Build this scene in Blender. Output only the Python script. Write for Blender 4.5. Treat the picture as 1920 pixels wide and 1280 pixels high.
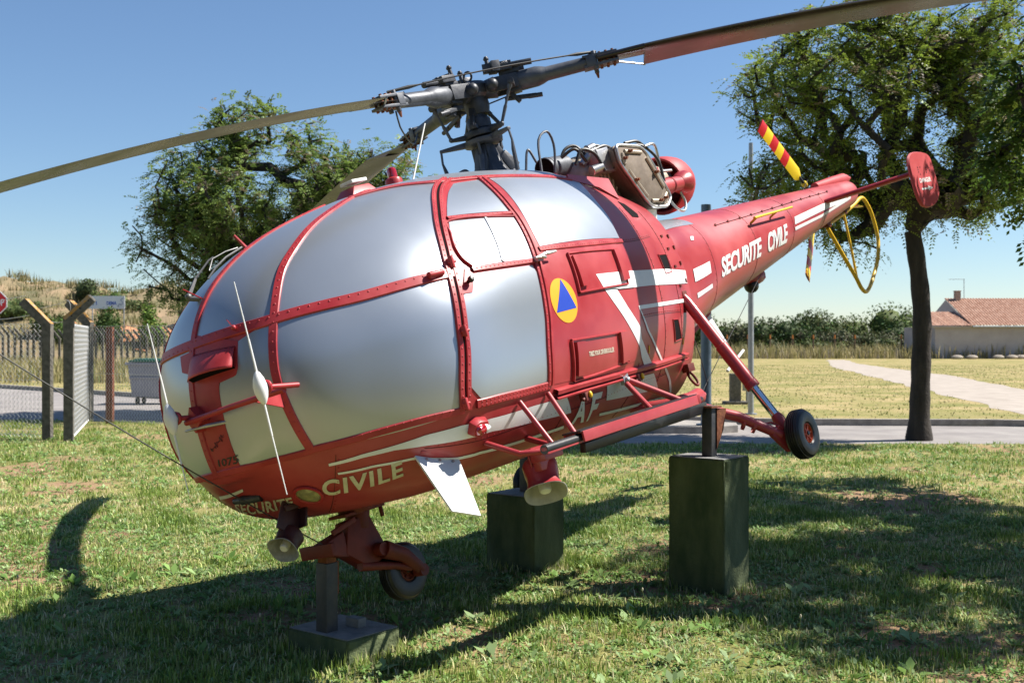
import bpy, bmesh, math, random
import numpy as np
from mathutils import Vector, Matrix

random.seed(7); rng = np.random.default_rng(7)
scene = bpy.context.scene
for o in list(bpy.data.objects): bpy.data.objects.remove(o)
R_ = math.radians

# ---------------------------------------------------------------- camera
cam_d = bpy.data.cameras.new('camera'); cam = bpy.data.objects.new('camera', cam_d)
scene.collection.objects.link(cam); scene.camera = cam
cam_d.sensor_width = 36.0; cam_d.lens = 2160.0/1920.0*36.0
cam_d.clip_start = 0.05; cam_d.clip_end = 6000
cam.location = (0, 0, 1.69); cam.rotation_euler = (R_(90-0.106), 0, 0)
cam_d.dof.use_dof = True; cam_d.dof.focus_distance = 6.6; cam_d.dof.aperture_fstop = 5.0

# ---------------------------------------------------------------- sky and sun
SUN_AZ, SUN_EL = 12.5, 52.9          # azimuth measured from +X towards +Y
SUN = Vector((math.cos(R_(SUN_EL))*math.cos(R_(SUN_AZ)), math.cos(R_(SUN_EL))*math.sin(R_(SUN_AZ)), math.sin(R_(SUN_EL))))
world = bpy.data.worlds.new('World'); scene.world = world; world.use_nodes = True
wn = world.node_tree; bg = wn.nodes['Background']
sky = wn.nodes.new('ShaderNodeTexSky'); sky.sky_type = 'NISHITA'; sky.sun_disc = False
sky.sun_elevation = R_(SUN_EL); sky.sun_rotation = R_(90-SUN_AZ)
sky.air_density = 1.0; sky.dust_density = 0.0; sky.ozone_density = 6.0; sky.altitude = 0
wn.links.new(sky.outputs[0], bg.inputs[0]); bg.inputs[1].default_value = 0.067
sun_d = bpy.data.lights.new('sun', 'SUN'); sun_d.energy = 5.0; sun_d.angle = R_(0.53); sun_d.color = (1.0, 0.95, 0.87)
sun = bpy.data.objects.new('sun', sun_d); scene.collection.objects.link(sun)
sun.rotation_euler = SUN.to_track_quat('Z', 'Y').to_euler()
vs = scene.view_settings; vs.view_transform = 'Standard'; vs.look = 'None'; vs.gamma = 1.0; vs.exposure = 0.95; vs.use_curve_mapping = False
scene.cycles.max_bounces = 8; scene.cycles.diffuse_bounces = 1; scene.cycles.transparent_max_bounces = 8; scene.cycles.use_denoising = True
try: scene.cycles.denoiser = 'OPENIMAGEDENOISE'
except Exception: pass

# ---------------------------------------------------------------- materials
MAT = {}
def mat(name, col, rough=0.5, metal=0.0, spec=0.5, noise=0.0, nscale=8.0, col2=None, bump=0.0, bscale=40.0, coat=0.0, trans=0.0, rvar=0.0, detail=5.0, attr=None, streak=0.0):
    m = bpy.data.materials.new(name); m.use_nodes = True; nt = m.node_tree; N = nt.nodes; L = nt.links
    b = N['Principled BSDF']; out = N['Material Output']
    b.inputs['Roughness'].default_value = rough; b.inputs['Metallic'].default_value = metal
    b.inputs['Specular IOR Level'].default_value = spec
    if coat: b.inputs['Coat Weight'].default_value = coat; b.inputs['Coat Roughness'].default_value = 0.08
    src = None
    tc = N.new('ShaderNodeTexCoord')
    if attr:
        at = N.new('ShaderNodeAttribute'); at.attribute_name = attr; src = at.outputs['Color']
    if noise > 0 or col2:
        n = N.new('ShaderNodeTexNoise'); n.inputs['Scale'].default_value = nscale; n.inputs['Detail'].default_value = detail; n.inputs['Roughness'].default_value = 0.6
        if streak:
            mp = N.new('ShaderNodeMapping'); mp.inputs['Scale'].default_value = (1, 1, streak); L.new(tc.outputs['Object'], mp.inputs[0]); L.new(mp.outputs[0], n.inputs['Vector'])
        else: L.new(tc.outputs['Object'], n.inputs['Vector'])
        r = N.new('ShaderNodeValToRGB'); r.color_ramp.elements[0].position = 0.36; r.color_ramp.elements[1].position = 0.66
        c2 = col2 if col2 else tuple(min(1, c*(1+noise)) for c in col)
        c1 = col if col2 else tuple(c*(1-noise) for c in col)
        r.color_ramp.elements[0].color = (*c1, 1); r.color_ramp.elements[1].color = (*c2, 1)
        L.new(n.outputs['Fac'], r.inputs[0])
        if src:
            mx = N.new('ShaderNodeMix'); mx.data_type = 'RGBA'; mx.blend_type = 'MULTIPLY'; mx.inputs['Factor'].default_value = 1
            L.new(src, mx.inputs['A']); L.new(r.outputs[0], mx.inputs['B']); src = mx.outputs['Result']
        else: src = r.outputs[0]
        if rvar:
            mr = N.new('ShaderNodeMapRange'); mr.inputs['To Min'].default_value = max(0, rough-rvar); mr.inputs['To Max'].default_value = min(1, rough+rvar)
            mr.inputs['From Min'].default_value = .3; mr.inputs['From Max'].default_value = .7
            L.new(n.outputs['Fac'], mr.inputs[0]); L.new(mr.outputs[0], b.inputs['Roughness'])
    if src: L.new(src, b.inputs['Base Color'])
    else: b.inputs['Base Color'].default_value = (*col, 1)
    if bump:
        n2 = N.new('ShaderNodeTexNoise'); n2.inputs['Scale'].default_value = bscale; n2.inputs['Detail'].default_value = 4
        L.new(tc.outputs['Object'], n2.inputs['Vector']); bp = N.new('ShaderNodeBump'); bp.inputs['Strength'].default_value = bump; bp.inputs['Distance'].default_value = 0.02
        L.new(n2.outputs['Fac'], bp.inputs['Height']); L.new(bp.outputs[0], b.inputs['Normal'])
    if trans:
        t = N.new('ShaderNodeBsdfTranslucent')
        if src: L.new(src, t.inputs['Color'])
        else: t.inputs['Color'].default_value = (*col, 1)
        ms = N.new('ShaderNodeMixShader'); ms.inputs[0].default_value = trans
        L.new(b.outputs[0], ms.inputs[1]); L.new(t.outputs[0], ms.inputs[2]); L.new(ms.outputs[0], out.inputs['Surface'])
    MAT[name] = m; return m

mat('red_paint', (.33,.026,.032), .40, spec=.5, col2=(.47,.066,.070), nscale=1.7, coat=.10, rvar=.10, detail=8)
mat('red_frame', (.34,.024,.03), .42, spec=.4, col2=(.44,.045,.05), nscale=7, rvar=.1)
mat('red_faded', (.48,.07,.075), .55, spec=.35, col2=(.40,.04,.045), nscale=5)
mat('seam', (.07,.008,.009), .7)
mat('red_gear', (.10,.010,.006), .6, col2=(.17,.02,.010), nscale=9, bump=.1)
mat('red_wheel', (.62,.09,.02), .5, col2=(.45,.05,.02), nscale=20)
mat('silver', (.40,.435,.48), .33, metal=.62, col2=(.425,.46,.505), nscale=1.1, rvar=.02, detail=8)
mat('white_paint', (.74,.75,.76), .42, col2=(.82,.82,.81), nscale=6)
mat('white_worn', (.62,.62,.60), .5, col2=(.78,.78,.75), nscale=25)
mat('cream_letter', (.58,.54,.42), .5, col2=(.70,.66,.54), nscale=20)
mat('black_paint', (.012,.012,.013), .4)
mat('black_letter', (.02,.02,.02), .5)
mat('rubber', (.012,.012,.013), .42, spec=.5, col2=(.022,.022,.023), nscale=14, bump=.05)
mat('dark_void', (.006,.005,.006), .9, spec=.1)  # near-black; in openings it stands in for the shade inside
mat('grey_metal', (.065,.072,.088), .5, metal=.25, col2=(.11,.118,.135), nscale=12, bump=.06)
mat('dark_metal', (.035,.04,.05), .48, metal=.3, col2=(.07,.072,.08), nscale=14, bump=.08)
mat('light_metal', (.42,.42,.43), .35, metal=.75, col2=(.52,.52,.52), nscale=16)
mat('brown_metal', (.16,.125,.095), .5, metal=.45, col2=(.26,.21,.165), nscale=6, bump=.05)
mat('tan_metal', (.34,.28,.21), .5, metal=.35, col2=(.46,.40,.33), nscale=9)
mat('rust', (.13,.035,.015), .8, col2=(.26,.09,.035), nscale=18, bump=.2)
mat('chrome', (.75,.76,.78), .08, metal=1.0)
mat('blade', (.022,.017,.014), .30, metal=.0, spec=.55, col2=(.038,.030,.024), nscale=3, rvar=.08)
mat('yellow', (.72,.44,.012), .42, col2=(.80,.52,.02), nscale=12)
mat('tail_yellow', (.85,.60,.01), .4); mat('tail_red', (.58,.012,.012), .4)
mat('orange', (.92,.36,.015), .45); mat('blue', (.01,.05,.42), .45)
mat('red_glass', (.35,.004,.006), .06, spec=.8, coat=1.0)
mat('lens', (.42,.38,.18), .12, spec=.7, col2=(.22,.21,.12), nscale=25, coat=.6)
mat('concrete_green', (.045,.072,.026), .88, col2=(.13,.155,.07), nscale=5, bump=.35, bscale=60, streak=.35)
mat('concrete_top', (.17,.17,.165), .9, col2=(.27,.265,.25), nscale=11, bump=.35, bscale=70)
mat('steel_post', (.05,.055,.065), .55, metal=.3, col2=(.09,.085,.085), nscale=10, bump=.1)
mat('galv', (.30,.32,.34), .45, metal=.5, col2=(.40,.41,.42), nscale=14)
mat('galv_wire', (.55,.55,.54), .45, metal=.3)
mat('blue_steel', (.10,.14,.18), .4, metal=.3, col2=(.14,.18,.22), nscale=5)
mat('cable', (.03,.03,.03), .5)
mat('mouth_shade', (.36,.35,.32), .6, col2=(.46,.45,.42), nscale=20); mat('wiper_metal', (.13,.13,.13), .45, metal=.4)  # horn interior greyed to paint in the shade inside the mouth
mat('horn_shaded', (.035,.010,.011), .5, col2=(.06,.02,.02), nscale=9); mat('mouth_deep_shade', (.22,.22,.21), .6, col2=(.36,.36,.34), nscale=22)  # darker copies for the nose horn, its shade put into the colour
mat('rope_white', (.7,.7,.67), .6)

# ---------------------------------------------------------------- helpers
def link(o, parent=None):
    scene.collection.objects.link(o)
    if parent is not None: o.parent = parent
    return o
def tag(o, label=None, cat=None, group=None, kind=None):
    if label: o['label'] = label
    if cat: o['category'] = cat
    if group: o['group'] = group
    if kind: o['kind'] = kind
    return o
def empty(name, loc=(0,0,0)):
    o = bpy.data.objects.new(name, None); o.location = loc; o.empty_display_size = .2; return link(o)
def frame_from(axis, up=(0,0,1)):
    z = Vector(axis).normalized(); u = Vector(up)
    if abs(z.dot(u.normalized())) > .98: u = Vector((1,0,0))
    x = u.cross(z).normalized(); y = z.cross(x); return x, y, z
class MB:
    def __init__(s): s.v = []; s.f = []; s.m = []; s.mats = []
    def add(s, v, f, mi=0):
        k = len(s.v); s.v += [tuple(p) for p in v]; s.f += [tuple(i+k for i in q) for q in f]; s.m += [mi]*len(f); return s
    def box(s, c, size, rot=None, mi=0, taper=1.0):
        hx, hy, hz = [q/2 for q in size]; c = Vector(c); P = []
        for z in (-1, 1):
            t = taper if z > 0 else 1.0
            for x, y in ((-1,-1),(1,-1),(1,1),(-1,1)):
                p = Vector((x*hx*t, y*hy*t, z*hz))
                if rot is not None: p = rot @ p
                P.append(c+p)
        return s.add(P, [(0,3,2,1),(4,5,6,7),(0,1,5,4),(1,2,6,5),(2,3,7,6),(3,0,4,7)], mi)
    def bar(s, a, b, w, h, up=(0,0,1), mi=0, taper=1.0):
        a = Vector(a); b = Vector(b); x, y, z = frame_from(b-a, up); P = []
        for p, t in ((a,1.0),(b,taper)):
            for i, j in ((-1,-1),(1,-1),(1,1),(-1,1)): P.append(p+x*i*w/2*t+y*j*h/2*t)
        return s.add(P, [(0,3,2,1),(4,5,6,7),(0,1,5,4),(1,2,6,5),(2,3,7,6),(3,0,4,7)], mi)
    def tube(s, pts, r, seg=10, caps=True, mi=0):
        pts = [Vector(p) for p in pts]; n = len(pts); rr = r if isinstance(r, (list, tuple)) else [r]*n
        rings = []; x = None
        for i in range(n):
            t = (pts[min(i+1,n-1)]-pts[max(i-1,0)])
            if t.length < 1e-9: t = Vector((0,0,1))
            t.normalize()
            if x is None: x, y, _ = frame_from(t)
            else:
                x = (x - t*x.dot(t)); x = x.normalized() if x.length > 1e-6 else frame_from(t)[0]; y = t.cross(x)
            y = t.cross(x)
            rings.append([pts[i]+(x*math.cos(a)+y*math.sin(a))*rr[i] for a in [2*math.pi*k/seg for k in range(seg)]])
        V = [p for q in rings for p in q]; F = []
        for i in range(n-1):
            for k in range(seg):
                k2 = (k+1) % seg; F.append((i*seg+k, i*seg+k2, (i+1)*seg+k2, (i+1)*seg+k))
        if caps: F.append(tuple(range(seg-1,-1,-1))); F.append(tuple((n-1)*seg+k for k in range(seg)))
        return s.add(V, F, mi)
    def cyl(s, a, b, r, r2=None, seg=16, mi=0): return s.tube([a, b], [r, r if r2 is None else r2], seg, True, mi)
    def lathe(s, prof, o, axis, seg=24, mi=0, squash=None, up=(0,0,1)):
        x, y, z = frame_from(axis, up); o = Vector(o); V = []; F = []; n = len(prof)
        for (r, h) in prof:
            for k in range(seg):
                a = 2*math.pi*k/seg; ca, sa = math.cos(a), math.sin(a); rr = r
                if squash:
                    q = squash; rr = r/((abs(ca)**q+abs(sa)**q)**(1/q))
                V.append(o+x*ca*rr+y*sa*rr+z*h)
        for i in range(n-1):
            for k in range(seg):
                k2 = (k+1) % seg; F.append((i*seg+k, i*seg+k2, (i+1)*seg+k2, (i+1)*seg+k))
        return s.add(V, F, mi)
    def ball(s, c, r, seg=14, sc=(1,1,1), mi=0, rot=None):
        c = Vector(c); V = []; F = []; n = max(6, seg//2)
        for i in range(n+1):
            th = math.pi*i/n
            for k in range(seg):
                a = 2*math.pi*k/seg; p = Vector((math.sin(th)*math.cos(a)*sc[0], math.sin(th)*math.sin(a)*sc[1], math.cos(th)*sc[2]))*r
                if rot is not None: p = rot @ p
                V.append(c+p)
        for i in range(n):
            for k in range(seg):
                k2 = (k+1) % seg; F.append((i*seg+k, (i+1)*seg+k, (i+1)*seg+k2, i*seg+k2))
        return s.add(V, F, mi)
    def prism(s, poly, n, th, mi=0, inset=0.0):
        poly = [Vector(p) for p in poly]; n = Vector(n).normalized(); k = len(poly); c = sum(poly, Vector())/k
        top = [p+(c-p)*inset+n*th for p in poly]
        return s.add(poly+top, [tuple(range(k-1,-1,-1)), tuple(range(k,2*k))]+[(i,(i+1)%k,(i+1)%k+k,i+k) for i in range(k)], mi)
    def build(s, name, m, parent=None, smooth=True, ang=38, bevel=0.0):
        me = bpy.data.meshes.new(name); me.from_pydata(s.v, [], s.f); me.update()
        ms = m if isinstance(m, (list, tuple)) else [m]
        for q in ms: me.materials.append(MAT[q])
        if len(ms) > 1:
            me.polygons.foreach_set('material_index', s.m)
        o = bpy.data.objects.new(name, me); link(o, parent)
        if bevel:
            bm = bmesh.new(); bm.from_mesh(me); bmesh.ops.remove_doubles(bm, verts=bm.verts, dist=1e-5)
            es = [e for e in bm.edges if len(e.link_faces) == 2 and e.calc_face_angle(0) > R_(40)]
            if es: bmesh.ops.bevel(bm, geom=es, offset=bevel, segments=2, profile=.6, affect='EDGES', clamp_overlap=True)
            bmesh.ops.recalc_face_normals(bm, faces=bm.faces); bm.to_mesh(me); bm.free()
        if smooth:
            me.shade_smooth(); me.set_sharp_from_angle(angle=R_(ang))
        return o
def arr_mesh(name, V, F, m, parent=None, smooth=False, tint=None):
    """numpy verts (n,3), faces (k,3|4) -> object"""
    me = bpy.data.meshes.new(name); V = np.ascontiguousarray(V, np.float32); F = np.ascontiguousarray(F, np.int32)
    k, c = F.shape; me.vertices.add(len(V)); me.vertices.foreach_set('co', V.ravel())
    me.loops.add(k*c); me.loops.foreach_set('vertex_index', F.ravel())
    me.polygons.add(k); me.polygons.foreach_set('loop_start', np.arange(0, k*c, c, dtype=np.int32))
    try: me.polygons.foreach_set('loop_total', np.full(k, c, np.int32))
    except Exception: pass
    if tint is not None:
        a = me.color_attributes.new('tint', 'FLOAT_COLOR', 'POINT'); cc = np.ones((len(V),4), np.float32); cc[:,:3] = tint; a.data.foreach_set('color', cc.ravel())
    me.update(calc_edges=True); me.validate()
    for q in (m if isinstance(m, (list, tuple)) else [m]): me.materials.append(MAT[q])
    if smooth: me.shade_smooth()
    o = bpy.data.objects.new(name, me); return link(o, parent)
def bez(p0, p1, p2, n=12):
    p0, p1, p2 = Vector(p0), Vector(p1), Vector(p2)
    return [p0*(1-t)**2+p1*2*t*(1-t)+p2*t*t for t in [i/(n-1) for i in range(n)]]
def smooth_path(pts, n=40):
    """Catmull-Rom through points, n samples"""
    P = np.array([tuple(p) for p in pts], float); d = np.r_[0, np.cumsum(np.linalg.norm(np.diff(P, axis=0), axis=1)**.5+1e-9)]
    m = np.zeros_like(P); m[1:-1] = (P[2:]-P[:-2])/(d[2:]-d[:-2])[:,None]; m[0] = (P[1]-P[0])/(d[1]-d[0]); m[-1] = (P[-1]-P[-2])/(d[-1]-d[-2])
    out = []
    L = np.r_[0, np.cumsum(np.linalg.norm(np.diff(P, axis=0), axis=1))]
    for s_ in np.linspace(0, L[-1], n):
        i = min(max(np.searchsorted(L, s_, side='right')-1, 0), len(P)-2); t = (s_-L[i])/max(L[i+1]-L[i], 1e-9); h = d[i+1]-d[i]
        out.append((2*t**3-3*t**2+1)*P[i]+(t**3-2*t**2+t)*h*m[i]+(-2*t**3+3*t**2)*P[i+1]+(t**3-t**2)*h*m[i+1])
    return np.array(out)
def text_geo(body, bold=.0, cell=None, spacing=1.0):
    """flat glyph mesh normalised to the unit square; returns verts (n,2), faces, aspect"""
    cu = bpy.data.curves.new('t', 'FONT'); cu.body = body; cu.size = 1.0; cu.offset = bold; cu.space_character = spacing; cu.resolution_u = 4
    o = bpy.data.objects.new('t', cu); scene.collection.objects.link(o)
    dg = bpy.context.evaluated_depsgraph_get(); me = o.evaluated_get(dg).to_mesh()
    bm = bmesh.new(); bm.from_mesh(me); bmesh.ops.remove_doubles(bm, verts=bm.verts, dist=1e-5); bmesh.ops.triangulate(bm, faces=bm.faces)
    xs = [v.co.x for v in bm.verts]; ys = [v.co.y for v in bm.verts]; x0, x1, y0, y1 = min(xs), max(xs), min(ys), max(ys)
    for v in bm.verts: v.co = ((v.co.x-x0)/(x1-x0), (v.co.y-y0)/(y1-y0), 0)
    if cell:
        for ax, n in ((0, cell[0]), (1, cell[1])):
            for i in range(1, n):
                no = (1,0,0) if ax == 0 else (0,1,0); co = (i/n,0,0) if ax == 0 else (0,i/n,0)
                bmesh.ops.bisect_plane(bm, geom=bm.verts[:]+bm.edges[:]+bm.faces[:], plane_co=co, plane_no=no, dist=1e-6)
    bm.verts.ensure_lookup_table(); bm.verts.index_update()
    V = np.array([(v.co.x, v.co.y) for v in bm.verts]); F = [tuple(v.index for v in f.verts) for f in bm.faces]
    bm.free(); o.evaluated_get(dg).to_mesh_clear(); bpy.data.objects.remove(o); bpy.data.curves.remove(cu)
    return V, F, (x1-x0)/(y1-y0)

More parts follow.
